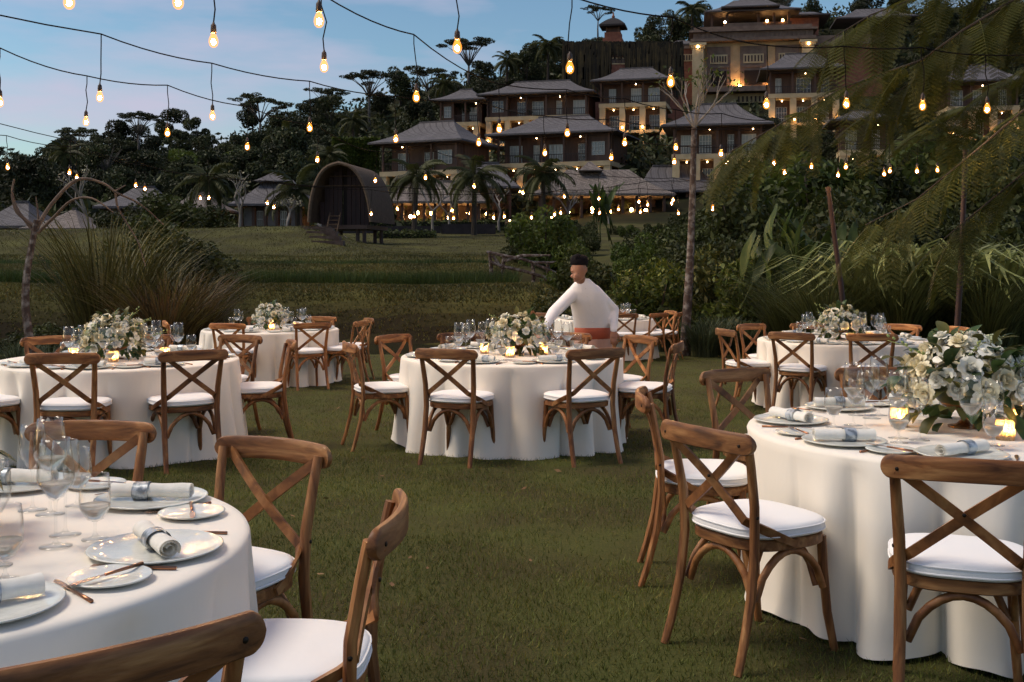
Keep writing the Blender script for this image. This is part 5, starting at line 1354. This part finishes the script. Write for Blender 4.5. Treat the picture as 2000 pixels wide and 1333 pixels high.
gr_pale = leafmat('cane_leaf', (.13,.155,.05), (.27,.29,.125), trans=.3, scale=1.2, attr=True, rand=.15)
gr_red = leafmat('red_stem_grass', (.075,.045,.022), (.085,.085,.025), trans=.2, scale=1.4, attr=True, rand=.2)
gr_reed = leafmat('reed_leaf', (.040,.040,.014), (.085,.085,.028), trans=.25, scale=.8, attr=True, rand=.2)
gr_blue = leafmat('blue_grass', (.035,.05,.028), (.075,.10,.055), trans=.25, scale=1.0, attr=True, rand=.2)
GC = {'fount': [grass_clump_mesh(i, 650, 2.1, .016, .75, gr_dark) for i in (1, 2)], 'cane': [grass_clump_mesh(i, 150, 2.3, .075, .55, gr_pale, droop=1.3) for i in (3, 4)],
      'reed': [grass_clump_mesh(i, 300, 2.1, .015, .55, gr_reed) for i in (8, 9)], 'red': [grass_clump_mesh(5, 500, 1.9, .018, .8, gr_red)], 'blue': [grass_clump_mesh(i, 420, 1.0, .014, .55, gr_blue) for i in (6, 7)]}
def clump(label, kind, px, Y, s, rz, group, k=0, name='ornamental_grass'):
    X = (px-1000)/FPX*Y; o = link(name, GC[kind][k % len(GC[kind])]); o.location = (X, Y, ground(X, Y)-.03); o.rotation_euler = (0, 0, rz); o.scale = (s, s, s); tag(o, label, 'grass clump', group)
for i, (px, Y, s, lab) in enumerate(((1610,19.4,1.0,'behind the back right table flowers'),(1690,20.2,1.15,'just right of the leaning red pole'),(1760,19.6,1.1,'left of the straight red pole'),(1840,20.6,1.0,'behind the straight red pole'),(1930,19.2,.95,'at the right edge behind the front flowers'),(1540,21.2,.9,'left of the leaning red pole'))):
    clump('big dark fountain grass clump %s' % lab, 'fount', px, Y, s*1.12, i*1.3, 'fountain grasses on the right', i)
for i, (px, Y, s, lab) in enumerate(((1700,21.8,1.5,'leftmost of the pale row'),(1745,22.3,1.65,'second of the pale row from the left'),(1800,22.0,1.55,'in the middle of the pale row'),(1860,22.6,1.6,'right of the straight red pole'),(1925,21.8,1.5,'near the right edge'),(1985,22.2,1.5,'cut off by the right edge'))):
    clump('pale cane-like plant with arching leaves, %s' % lab, 'cane', px, Y-1.2, s*1.18, i*2.1, 'pale cane plants on the right', i, 'cane_plant')
for i, (px, Y, s, lab) in enumerate(((1375,21.2,1.05,'at the foot of the slender tree'),(1410,21.9,1.1,'right of the slender tree'),(1450,22.4,1.0,'behind the back right chairs'),(1290,23.2,1.1,'behind the rear table'),(1245,23.6,1.0,'right of the waiter'))):
    clump('blue-green grass tuft %s' % lab, 'blue', px, Y, s, i*1.7, 'blue-green grass tufts', i)
for i, (px, Y, s, lab) in enumerate(((205,18.6,1.75,'left of the pair behind the left table'),(250,19.6,1.6,'rearmost behind the left table'),(330,19.8,1.25,'right of the dark reeds'))):
    clump('tall dark reed clump %s' % lab, 'reed', px, Y, s, i*1.1+.5, 'reed clumps on the left', i, 'reed_clump')
clump('reddish-stemmed grass clump behind the left table flowers', 'red', 318, 17.6, 1.2, .4, 'reed clumps on the left', 0, 'reed_clump')
clump('reddish-stemmed grass clump nearer the pond', 'red', 372, 19.0, 1.2, 2.4, 'reed clumps on the left', 0, 'reed_clump')
clump('green grass tuft at the foot of the arching tree', 'blue', 35, 15.8, .8, .4, 'green tufts on the left', 0)
clump('green grass tuft left of the far left chair', 'blue', 92, 16.2, .7, 1.4, 'green tufts on the left', 1)

paddle = leafmat('paddle_leaf', (.030,.050,.012), (.075,.10,.022), trans=.3, scale=1.5, rand=.35, rough=.55)
def paddle_mesh():
    m = MB(); n = 9; L_ = 1.0
    for i in range(n+1):
        t = i/n; hw = .115*math.sin(math.pi*min(1, .08+.9*t))**.6; y = .28*t*t; z = t*L_
        for k in (-1, -.5, 0, .5, 1): m.v.append((k*hw, y-.25*hw*abs(k)-.02*math.sin(9*t+k*3), z))
    for i in range(n):
        for k in range(4): a = i*5+k; m.face((a, a+1, a+6, a+5))
    m.tube([(0,.0,-.75),(0,-.02,-.3),(0,0,.02),(0,.14,.7)], [.022,.018,.014,.004], 6); return m.mesh('paddle_leaf', paddle)
PAD = paddle_mesh()
def banana(label, px, Y, s, seed, n=17):
    q = random.Random(seed); X = (px-1000)/FPX*Y; t = thing('paddle_leaf_plant', label, 'plant', (X, Y, ground(X, Y)), q.uniform(0, 6), 'paddle-leaved plants')
    for k in range(n):
        o = link('leaf', PAD, t, (q.uniform(-.5,.5), q.uniform(-.4,.4), .75*s+q.uniform(-.2,1.0))); o.rotation_euler = (R(q.uniform(-24, 6)), R(q.uniform(-20, 20)), k*2.4); f = s*q.uniform(.7, 1.0); o.scale = (f, f, f)
for a in (('upright paddle-leaved plant left of the row behind the back right table', 1492, 23.4, 1.05, 1), ('tallest paddle-leaved plant above the back right table', 1535, 23.8, 1.3, 2), ('paddle-leaved plant beside the leaning red pole', 1580, 23.3, 1.2, 3), ('paddle-leaved plant far right among the canes', 1628, 23.9, 1.1, 4), ('paddle-leaved plant in the garden below the villas', 1180, 60, 1.6, 5)): banana(*a)

# shrubs of the dark garden behind the lawn
q = random.Random(21)
SH = ['behind the waiter', 'left of the slender tree', 'right of the slender tree', 'behind the back right table', 'behind the red poles', 'at the far right']
GS = {}
for (a0, a1, y0, y1, n, smin, smax) in ((1090, 1480, 23.5, 34, 34, .7, 1.3), (1400, 2080, 24, 38, 52, .9, 1.8), (1000, 1500, 36, 84, 60, 1.2, 2.4), (1300, 2150, 40, 92, 80, 1.8, 3.6)):
    for k in range(n):
        a = q.uniform(a0, a1); Y = q.uniform(y0, y1); X = (a-1000)/FPX*Y; s = q.uniform(smin, smax)
        z = ground(X, Y)
        top = HZ-(z+1.6*s-CAM_H)*FPX/Y
        lim_y = 432 if a < 1330 else 400 if a < 1430 else 0
        if lim_y and top < lim_y: s = max(.3, min(s, (CAM_H+(HZ-lim_y)*Y/FPX-z)/2.0))
        w_ = SH[0] if a < 1200 else SH[1] if a < 1340 else SH[2] if a < 1470 else SH[3] if a < 1640 else SH[4] if a < 1880 else SH[5]
        d_ = 'front' if Y < 30 else 'middle' if Y < 45 else 'rear'
        br = q.random() < (.28 if a < 1350 else .10)
        GS.setdefault((br, d_, w_), []).append((a, ('bright%d' if br else 'shrub%d') % q.randrange(4), (X, Y, z-.1), s, q.uniform(0, 6), q.uniform(.8, 1.3)))
for (br, d_, w_), L_ in GS.items():
    L_.sort()
    for i, (a, var, loc, s, rz, sz) in enumerate(L_):
        plant('garden_shrub', '%s shrub, %s from left in the garden\'s %s part %s' % ('bright green' if br else 'dark', NUM[i], d_, w_), 'shrub', var, loc, s, rz, 'shrubs of the dark garden', ('stems', 'foliage'), sz=sz)
for i, (px, Y, s, lab) in enumerate(((300,30,1.5,'dark feathery shrub left of centre on the bank'),(345,29,1.4,'dark feathery shrub nearest the left reeds'),(378,31,1.2,'dark feathery shrub right of the left reeds'),(30,24,.9,'low dark shrub behind the arching tree'),(85,25,.8,'low dark shrub right of the arching trunk'),(330,66,2.4,'wide dark fern-like tree crown before the bungalows'),(255,68,2.0,'dark round shrub behind the bent branches'),(395,70,2.0,'dark shrub on the mound before the pale apex roof'))):
    X = (px-1000)/FPX*Y; plant('feathery_shrub', lab, 'shrub', 'shrub%d' % (i % 4), (X, Y, ground(X, Y)-.1), s, i*1.1, 'shrubs on the left bank', ('stems', 'foliage'), sz=.8)
plant('young_tree', 'young yellow-green tree by the crooked fence', 'tree', 'bright1', tuple(P(1062, 530, 36)), 1.25, 1.0, None, ('stems', 'foliage'), sz=1.1)

# ------------------------------------------------------------------ hanging feathery leaves of the tree at the upper right
feather = leafmat('feathery_leaf', (.045,.052,.009), (.12,.115,.018), trans=.35, scale=.8, rand=.3)
def bipinnate(L_=.68):
    m = MB(); n = 15; pts = []
    pos = lambda t: Vector((0, L_*t, -.16*L_*t*t*1.6))
    m.tube([tuple(pos(i/8)) for i in range(9)], [.005*(1-.7*i/8) for i in range(9)], 4)
    for i in range(n):
        t = .12+.86*i/(n-1); p = pos(t); ll = .17*math.sin(math.pi*min(1, .22+.68*t))**.7
        for s in (-1, 1):
            d = Vector((s*.86, .42, -.28)).normalized(); side = Vector((0, 1, .1)); side = (side-d*side.dot(d)).normalized(); nl = 11
            for j in range(nl):
                u0 = (j+.1)/nl; u1 = (j+.62)/nl; w = .021*math.sin(math.pi*min(1, .15+.8*u0))**.6; a, b2 = p+d*ll*u0, p+d*ll*u1; fw = d*.006; b = len(m.v)
                m.v += [tuple(a-side*w+fw), tuple(b2-side*w*.9+fw), tuple(b2), tuple(b2+side*w*.9+fw), tuple(a+side*w+fw), tuple(a)]
                m.face((b, b+1, b+2, b+5)); m.face((b+5, b+2, b+3, b+4))
    return m.mesh('feather_leaf', feather, smooth=False)
BIP = bipinnate()
def feather_tree():
    o = Vector((6.6, 11.0, lawn_z(11))); t = thing('feathery_leaved_tree', 'overhanging tree with feathery drooping leaves at upper right', 'tree', tuple(o)); q = random.Random(8)
    MB().tube([(0,0,-.2),(.1,0,1.5),(0,.1,3.2),(-.2,0,4.4)], [.16,.14,.12,.09], 10).build('trunk', bark_d, t)
    limbs = [ [(2290,-300,11.0),(2080,-60,11.2),(1880,60,11.2),(1800,118,11.2),(1650,170,11.3),(1520,245,11.4),(1420,300,11.4)],
              [(2290,-150,11.0),(2130,90,10.8),(2000,215,10.7),(1900,300,10.6),(1790,390,10.6),(1690,440,10.6)],
              [(2290,-300,11.0),(2050,-40,11.6),(1900,60,11.8),(1800,140,12),(1690,240,12)],
              [(2290,-150,11.0),(2120,240,10.9),(2010,330,10.8),(1900,420,10.8),(1840,470,10.8)],
              [(2290,-300,11.0),(2010,-90,11.4),(1830,-20,11.6),(1700,30,11.8),(1600,90,11.8)],
              [(2290,-150,11.0),(2100,60,12),(1950,170,12.2),(1830,250,12.4)] ]
    for li, L_ in enumerate(limbs):
        pp = [P(*c)-o for c in L_]; n = len(pp); MB().tube([tuple(p) for p in pp], [lerp(.017, .005, i/(n-1)) for i in range(n)], 6).build('branch', bark_d, t)
        seg = 17
        for i in range(1, n):
            cntl = (seg//2 if i < 2 else seg-4)
            if li in (1, 3): cntl = cntl//2
            for k in range(cntl):
                u = (k+q.random())/cntl; p = pp[i-1].lerp(pp[i], min(1, u)); d = (pp[i]-pp[i-1]).normalized(); s = 1 if (k % 2) else -1
                dd = (d*q.uniform(.25, .9)+Vector((q.uniform(-.4,.4), s*q.uniform(.1,.8), q.uniform(-.8,.15)))).normalized()
                lf = link('feather_leaf', BIP, t, tuple(p)); lf.rotation_mode = 'QUATERNION'; lf.rotation_quaternion = dd.to_track_quat('Y', 'Z'); f = q.uniform(.75, 1.2); lf.scale = (f, f, f)
feather_tree()

# ================================================================== STRING LIGHTS
cable_m = basic('black_cable', (.010,.009,.009), rough=.95, spec=.05)
sock_m = basic('dark_socket', (.03,.018,.012), rough=.5)
core_m = emit('glowing_filament', (1.0,.54,.18), 1500.0)
m, nt, b = new_mat('bulb_glow_shell'); _tr = _n(nt, 'ShaderNodeBsdfTransparent'); _em = _n(nt, 'ShaderNodeEmission'); _em.inputs['Color'].default_value = (1.0,.34,.045,1); _em.inputs['Strength'].default_value = 1.3  # shell emits amber to imitate a halo around the filament
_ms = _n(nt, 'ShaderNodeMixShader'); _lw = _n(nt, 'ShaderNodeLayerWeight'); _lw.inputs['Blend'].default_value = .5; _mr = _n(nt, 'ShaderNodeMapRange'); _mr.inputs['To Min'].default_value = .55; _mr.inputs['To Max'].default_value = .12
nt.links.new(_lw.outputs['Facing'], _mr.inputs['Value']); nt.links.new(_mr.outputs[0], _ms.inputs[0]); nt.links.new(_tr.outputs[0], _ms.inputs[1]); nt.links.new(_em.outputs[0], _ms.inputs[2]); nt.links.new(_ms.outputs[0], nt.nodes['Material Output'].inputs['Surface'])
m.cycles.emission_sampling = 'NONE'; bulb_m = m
BU = {'socket': MB().lathe([(0,.118),(.006,.118),(.009,.108),(.017,.098),(.019,.07),(.0185,.048),(.015,.046),(0,.046)], 12).mesh('socket', sock_m), 'core': MB().ball((0,0,-.008), .0145, .0145, .019, 8, 6).mesh('filament', core_m),
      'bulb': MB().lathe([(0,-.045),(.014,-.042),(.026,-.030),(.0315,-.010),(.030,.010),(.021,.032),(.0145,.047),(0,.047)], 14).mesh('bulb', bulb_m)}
ST = [('topmost string', [(80,-46),(348,3),(623,40),(893,92),(1113,133),(1310,160),(1497,204),(1653,203),(1802,207),(1928,213)]),
      ('second string', [(135,3),(417,80),(633,130),(813,190),(975,252),(1108,260),(1220,279),(1320,288),(1408,300)]),
      ('upper left string', [(195,190),(415,227),(605,250),(773,272),(935,279),(1064,299),(1194,308),(1317,316),(1417,320),(1512,318),(1585,325),(1652,326),(1738,334),(1791,334)]),
      ('long middle string', [(0,200),(168,238),(327,260),(483,287),(620,312),(733,353),(831,347),(926,364),(1021,376),(1102,384),(1170,388),(1248,394),(1315,391),(1392,403)]),
      ('lower left string', [(15,327),(150,347),(283,369),(408,387),(535,405)]),
      ('short left string', [(136,337),(265,362),(391,387),(522,397)]),
      ('lowest centre string', [(725,418),(809,423),(886,426),(964,425),(1038,425),(1095,416),(1157,414),(1208,409),(1265,400),(1312,397)]),
      ('low centre string', [(776,408),(883,411),(985,423),(1083,419),(1171,416),(1251,414),(1325,417),(1392,409)]),
      ('right garden string', [(1532,337),(1637,342),(1727,340),(1831,332)])]
ORD = ['first','second','third','fourth','fifth','sixth','seventh','eighth','ninth','tenth','eleventh','twelfth','thirteenth','fourteenth']
TAIL = {'topmost string': (2080, 215), 'second string': (1500, 312), 'upper left string': (1880, 338), 'long middle string': (1480, 408), 'right garden string': (1900, 330)}
def bulb_at(px, py):
    Y = min(24.0, (2.9-CAM_H)*FPX/(HZ-py)); return P(px, py, Y)
for si, (nm, bl) in enumerate(ST):
    at = []; vis = 0
    q = random.Random(si)
    for i, (px, py) in enumerate(bl):
        b_ = bulb_at(px, py); drop = .50+q.uniform(-.04, .04); a = b_+Vector((q.uniform(-.02,.02), q.uniform(-.02,.02), drop)); at.append(a)
        if py < -20: continue
        t = thing('hanging_bulb', 'lit bulb, %s from the left on the %s' % (ORD[vis], nm), 'light bulb', tuple(b_), 0, 'bulbs of the string lights'); vis += 1
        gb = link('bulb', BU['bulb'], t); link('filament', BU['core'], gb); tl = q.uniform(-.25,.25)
        so = link('socket', BU['socket'], t)
        lp = a-b_; cs = [Vector((0,0,.112)), Vector((q.uniform(-.015,.015), 0, .2)), Vector((q.uniform(-.02,.02), 0, .32)), lp-Vector((0,0,.08)), lp]
        MB().tube([tuple(c_) for c_ in cs], .0048, 6, caps=False).build('drop_cord', cable_m, t)
    # the cable through the hanging points, with a little sag between them
    l0 = at[0]+(at[0]-at[1])*2.5; 
    if nm in TAIL: e = bulb_at(*TAIL[nm])+Vector((0,0,.55))
    elif nm in ('lower left string', 'short left string'): e = P(720, 405, 24)+Vector((0, 0, .45))
    else: e = at[-1]+(at[-1]-at[-2])*1.2
    allp = [l0]+at+[e]; pts = []
    for i in range(len(allp)-1):
        for k in range(6):
            u = k/6; p = allp[i].lerp(allp[i+1], u); p.z -= .05*4*u*(1-u)*min(1.5, (allp[i+1]-allp[i]).length/2); pts.append(tuple(p))
    pts.append(tuple(allp[-1]))
    c_ = MB().tube(pts, .0062, 6).build('light_cable', cable_m); tag(c_, 'black cable carrying the bulbs of the %s' % nm, 'cable', 'light cables')
pole_m = basic('red_brown_pole', (.022,.009,.007), (.04,.014,.010), scale=5, rough=.6)
for lab, x0, x1, ytop, Y in (('leaning red-brown pole behind the back right table', 1662, 1618, 372, 17.0), ('straight red-brown pole behind the front right flowers', 1862, 1886, 300, 16.0)):
    X = (x0-1000)/FPX*Y; b_ = Vector((X, Y, lawn_z(Y)-.1)); tp = P(x1, ytop, Y)
    t = thing('light_pole', lab, 'pole', tuple(b_), 0, 'red-brown poles')
    MB().tube([(0,0,0), tuple((tp-b_)*.5+Vector((.02,0,0))), tuple(tp-b_)], [.045,.04,.034], 10).build('shaft', pole_m, t)
    MB().tube([tuple(tp-b_-Vector((0,0,.02))), tuple(tp-b_+Vector((0,0,.05)))], .042, 10).build('cap', pole_m, t)

# ================================================================== WAITER
skin = basic('warm_skin', (.27,.125,.075), (.31,.15,.09), scale=8, rough=.5)
shirt_m = basic('white_shirt_cotton', (.74,.72,.74), (.80,.78,.79), scale=6, rough=.85, bump=.5, bscale=5)
sash_m = basic('rust_red_sash', (.30,.055,.022), (.38,.08,.03), scale=4, rough=.6, stretch=(1,1,6))
sarong_m = basic('rose_sarong', (.36,.20,.15), (.48,.29,.22), scale=5, rough=.7, stretch=(2,2,.6))
black_cl = basic('black_headcloth', (.005,.004,.006), (.009,.008,.010), scale=12, rough=.9, spec=.1)
def capsule(m, a, b_, ra, rb, n=12):
    a, b_ = Vector(a), Vector(b_); d = b_-a; k = 5; pts = []; rr = []
    for i in range(k+1): u = math.pi/2*(1-i/k); pts.append(a-d.normalized()*ra*math.sin(u)*.98); rr.append(max(.0012, ra*math.cos(u)))
    for i in range(1, 6): u = i/6; pts.append(a+d*u); rr.append(lerp(ra, rb, u))
    for i in range(k+1): u = math.pi/2*i/k; pts.append(b_+d.normalized()*rb*math.sin(u)*.98); rr.append(max(.0012, rb*math.cos(u)))
    m.tube(pts, rr, n)
def remesh(o, vox, it=6, fac=.5):
    r_ = o.modifiers.new('remesh', 'REMESH'); r_.mode = 'VOXEL'; r_.voxel_size = vox; r_.use_smooth_shade = True
    s = o.modifiers.new('smooth', 'SMOOTH'); s.iterations = it; s.factor = fac
    # bake the result so that the object is a plain mesh
    dg = bpy.context.evaluated_depsgraph_get(); ev = o.evaluated_get(dg); me = bpy.data.meshes.new_from_object(ev)
    o.modifiers.clear(); old = o.data; o.data = me
    if not me.materials: me.materials.append(old.materials[0])
    me.polygons.foreach_set('use_smooth', np.ones(len(me.polygons), dtype=bool))
def waiter():
    Y = 11.35; X = (1158-1000)/FPX*Y
    t = thing('person', 'waiter in white shirt, red sash and dark headcloth leaning over the centre table', 'person', (X, Y, lawn_z(Y)))
    # joints: x right, y away from the camera, z up; he leans to his right (picture left) and towards the table
    pel = Vector((0, .02, .93)); chest = Vector((-.055, -.12, 1.22)); neck = Vector((-.115, -.225, 1.40)); head = Vector((-.165, -.305, 1.525))
    shR, shL = Vector((-.265, -.20, 1.30)), Vector((.055, -.15, 1.335))
    elR, wrR = Vector((-.42, -.36, 1.09)), Vector((-.53, -.58, .94))
    elL, wrL = Vector((.215, -.02, 1.10)), Vector((.20, -.16, .90))
    # body: one continuous skin mesh
    m = MB()
    m.ball(tuple(head), .076, .096, .115, 18, 14); m.ball(tuple(head+Vector((-.012,-.03,-.062))), .055, .062, .06, 14, 10)
    capsule(m, neck-Vector((0,-.01,.03)), head+Vector((.005,.03,-.07)), .055, .052)
    f = Vector((-.42,-.76,-.50)).normalized(); sd = Vector((.93,-.37,0)).normalized(); up = Vector((0,0,1))
    m.ball(tuple(head+f*.098+up*-.018), .014, .018, .024, 8, 6); m.ball(tuple(head+f*.108+up*-.032), .017, .014, .011, 8, 6)
    for s in (-1, 1):
        m.ball(tuple(head+f*.078+sd*s*.034+up*.022), .026, .016, .010, 8, 6); m.ball(tuple(head+sd*s*.079+up*-.01+f*-.01), .012, .018, .03, 8, 6)
        m.ball(tuple(head+f*.07+sd*s*.04+up*-.035), .022, .018, .018, 8, 6)
    m.ball(tuple(head+f*.088+up*-.066), .024, .013, .008, 8, 6); m.ball(tuple(head+f*.086+up*-.078), .021, .013, .009, 8, 6)
    capsule(m, pel, chest-Vector((0,0,.04)), .105, .105); capsule(m, chest-Vector((0,0,.04)), neck-Vector((0,0,.05)), .10, .052)
    for sh, el, wr in ((shR, elR, wrR), (shL, elL, wrL)):
        capsule(m, sh+Vector((.05 if sh.x < -.1 else -.055, -.005, -.03)), el, .04, .036); capsule(m, el, wr, .036, .026)
        d = (wr-el).normalized(); side = d.cross(Vector((0,0,1))).normalized(); nrm = side.cross(d)
        pc = wr+d*.05; m.tube([tuple(wr-d*.01), tuple(wr+d*.03), tuple(wr+d*.085)], [.026,.036,.037], 12, flat=(.45,1.05))
        for k, (off, ln) in enumerate(((-.030,.062),(-.010,.074),(.010,.070),(.029,.055))):
            a = wr+d*.082+side*off; b2 = a+d*ln*.55-nrm*.014; c2 = b2+d*ln*.35-nrm*.03; capsule(m, a, b2, .0092, .0085, 8); capsule(m, b2, c2, .0085, .0072, 8)
        a = wr+d*.035-side*.034; b2 = a+d*.035-side*.026-nrm*.008; capsule(m, a, b2, .0115, .010, 8); capsule(m, b2, b2+d*.032-side*.004-nrm*.01, .010, .008, 8)
    for s in (-1, 1):
        hip, kn, an = Vector((s*.09, .03, .88)), Vector((s*.10, -.01, .48)), Vector((s*.11, .05, .08)); capsule(m, hip, kn, .085, .058); capsule(m, kn, an, .055, .038)
        capsule(m, an+Vector((0,.03,-.04)), an+Vector((0,-.15,-.048)), .038, .03)
    o = m.build('body', skin, t, smooth='all'); remesh(o, .0075, 4, .4)
    e = MB()
    for s in (-1, 1): e.ball(tuple(head+f*.094+sd*s*.033+up*.006), .009, .006, .0035, 8, 6)
    e.build('eye', basic('dark_eye', (.012,.008,.006), rough=.3), t)
    # shirt
    m = MB()
    def ring_loft(m, rs_):
        n = 24; b = len(m.v)
        for c_, rx, ry in rs_:
            for k in range(n): a = 2*math.pi*k/n; m.v.append((c_[0]+rx*math.cos(a), c_[1]+ry*math.sin(a), c_[2]))
        for i in range(len(rs_)-1):
            for k in range(n): k2 = (k+1) % n; m.face((b+i*n+k, b+i*n+k2, b+(i+1)*n+k2, b+(i+1)*n+k))
        m.face([b+k for k in range(n)][::-1]); e_ = b+(len(rs_)-1)*n; m.face([e_+k for k in range(n)])
    ring_loft(m, [((0,.02,.885),.17,.135),((0,.015,.94),.196,.152),((-.01,-.015,1.02),.2,.155),((-.03,-.06,1.11),.196,.154),((-.06,-.115,1.21),.19,.15),((-.085,-.155,1.29),.182,.135),((-.10,-.185,1.35),.14,.11),((-.108,-.205,1.40),.088,.08),((-.115,-.222,1.43),.066,.064)])
    capsule(m, shR+Vector((.05,-.0,-.02)), elR, .068, .062); capsule(m, elR, wrR-(wrR-elR)*.02, .062, .042)
    capsule(m, shL+Vector((-.05,-.01,-.03)), elL, .066, .056); capsule(m, elL, wrL-(wrL-elL)*.02, .054, .037)
    # soft creases
    q = random.Random(3)
    for k in range(0): z = q.uniform(.95, 1.3); a = q.uniform(-2.6, -.5); x, y = .18*math.cos(a), .145*math.sin(a); capsule(m, (x*.93, y*.95-.03, z), (x*.93+q.uniform(-.05,.05), y*.95-.03, z-q.uniform(.05,.12)), .012, .008, 8)
    o = m.build('shirt', shirt_m, t, smooth='all'); remesh(o, .011, 7, .5)
    bt = MB()
    for z, y, x in ((1.33,-.298,-.098),(1.25,-.282,-.075),(1.16,-.248,-.048),(1.07,-.205,-.025),(.99,-.165,-.012)): bt.ball((x, y, z), .006, .006, .006, 6, 5)
    bt.build('button', basic('shirt_button', (.66,.64,.62), rough=.4), t)
    # sash and sarong
    m = MB(); ring_loft(m, [((0,.02,.80),.182,.146),((0,.02,.815),.19,.154),((0,.018,.86),.192,.156),((0,.016,.915),.19,.154),((0,.016,.925),.182,.146)]); m.build('sash', sash_m, t)
    m = MB(); n = 48; rs_ = [(.81,.186,.15),(.7,.205,.168),(.5,.215,.172),(.3,.205,.165),(.12,.195,.16)]
    for z, rx, ry in rs_:
        for k in range(n): a = 2*math.pi*k/n; w = 1+(.81-z)*.05*math.sin(6*a+1)+(.81-z)*.03*math.sin(11*a); m.v.append((rx*w*math.cos(a), .02+ry*w*math.sin(a), z+.03*math.sin(a+.6)*(z < .2)))
    for i in range(4):
        for k in range(n): k2 = (k+1) % n; m.face((i*n+k, (i+1)*n+k, (i+1)*n+k2, i*n+k2))
    m.build('sarong', sarong_m, t, smooth='all')
    # headcloth over black hair
    m = MB(); h = head+Vector((.006,.012,.03)); ring_loft(m, [(h+Vector((0,0,.012)),.084,.104),(h+Vector((0,0,.03)),.092,.112),(h+Vector((0,0,.07)),.092,.110),(h+Vector((0,.0,.10)),.078,.092),(h+Vector((0,0,.118)),.045,.055)])
    m.ball(tuple(h+Vector((-.02,-.08,.085))), .035, .03, .042, 8, 6)
    m.build('headcloth', black_cl, t)
    m = MB(); m.ball(tuple(head+Vector((.012,.03,.012))), .077, .088, .10, 14, 10); m.build('hair', black_cl, t)
waiter()
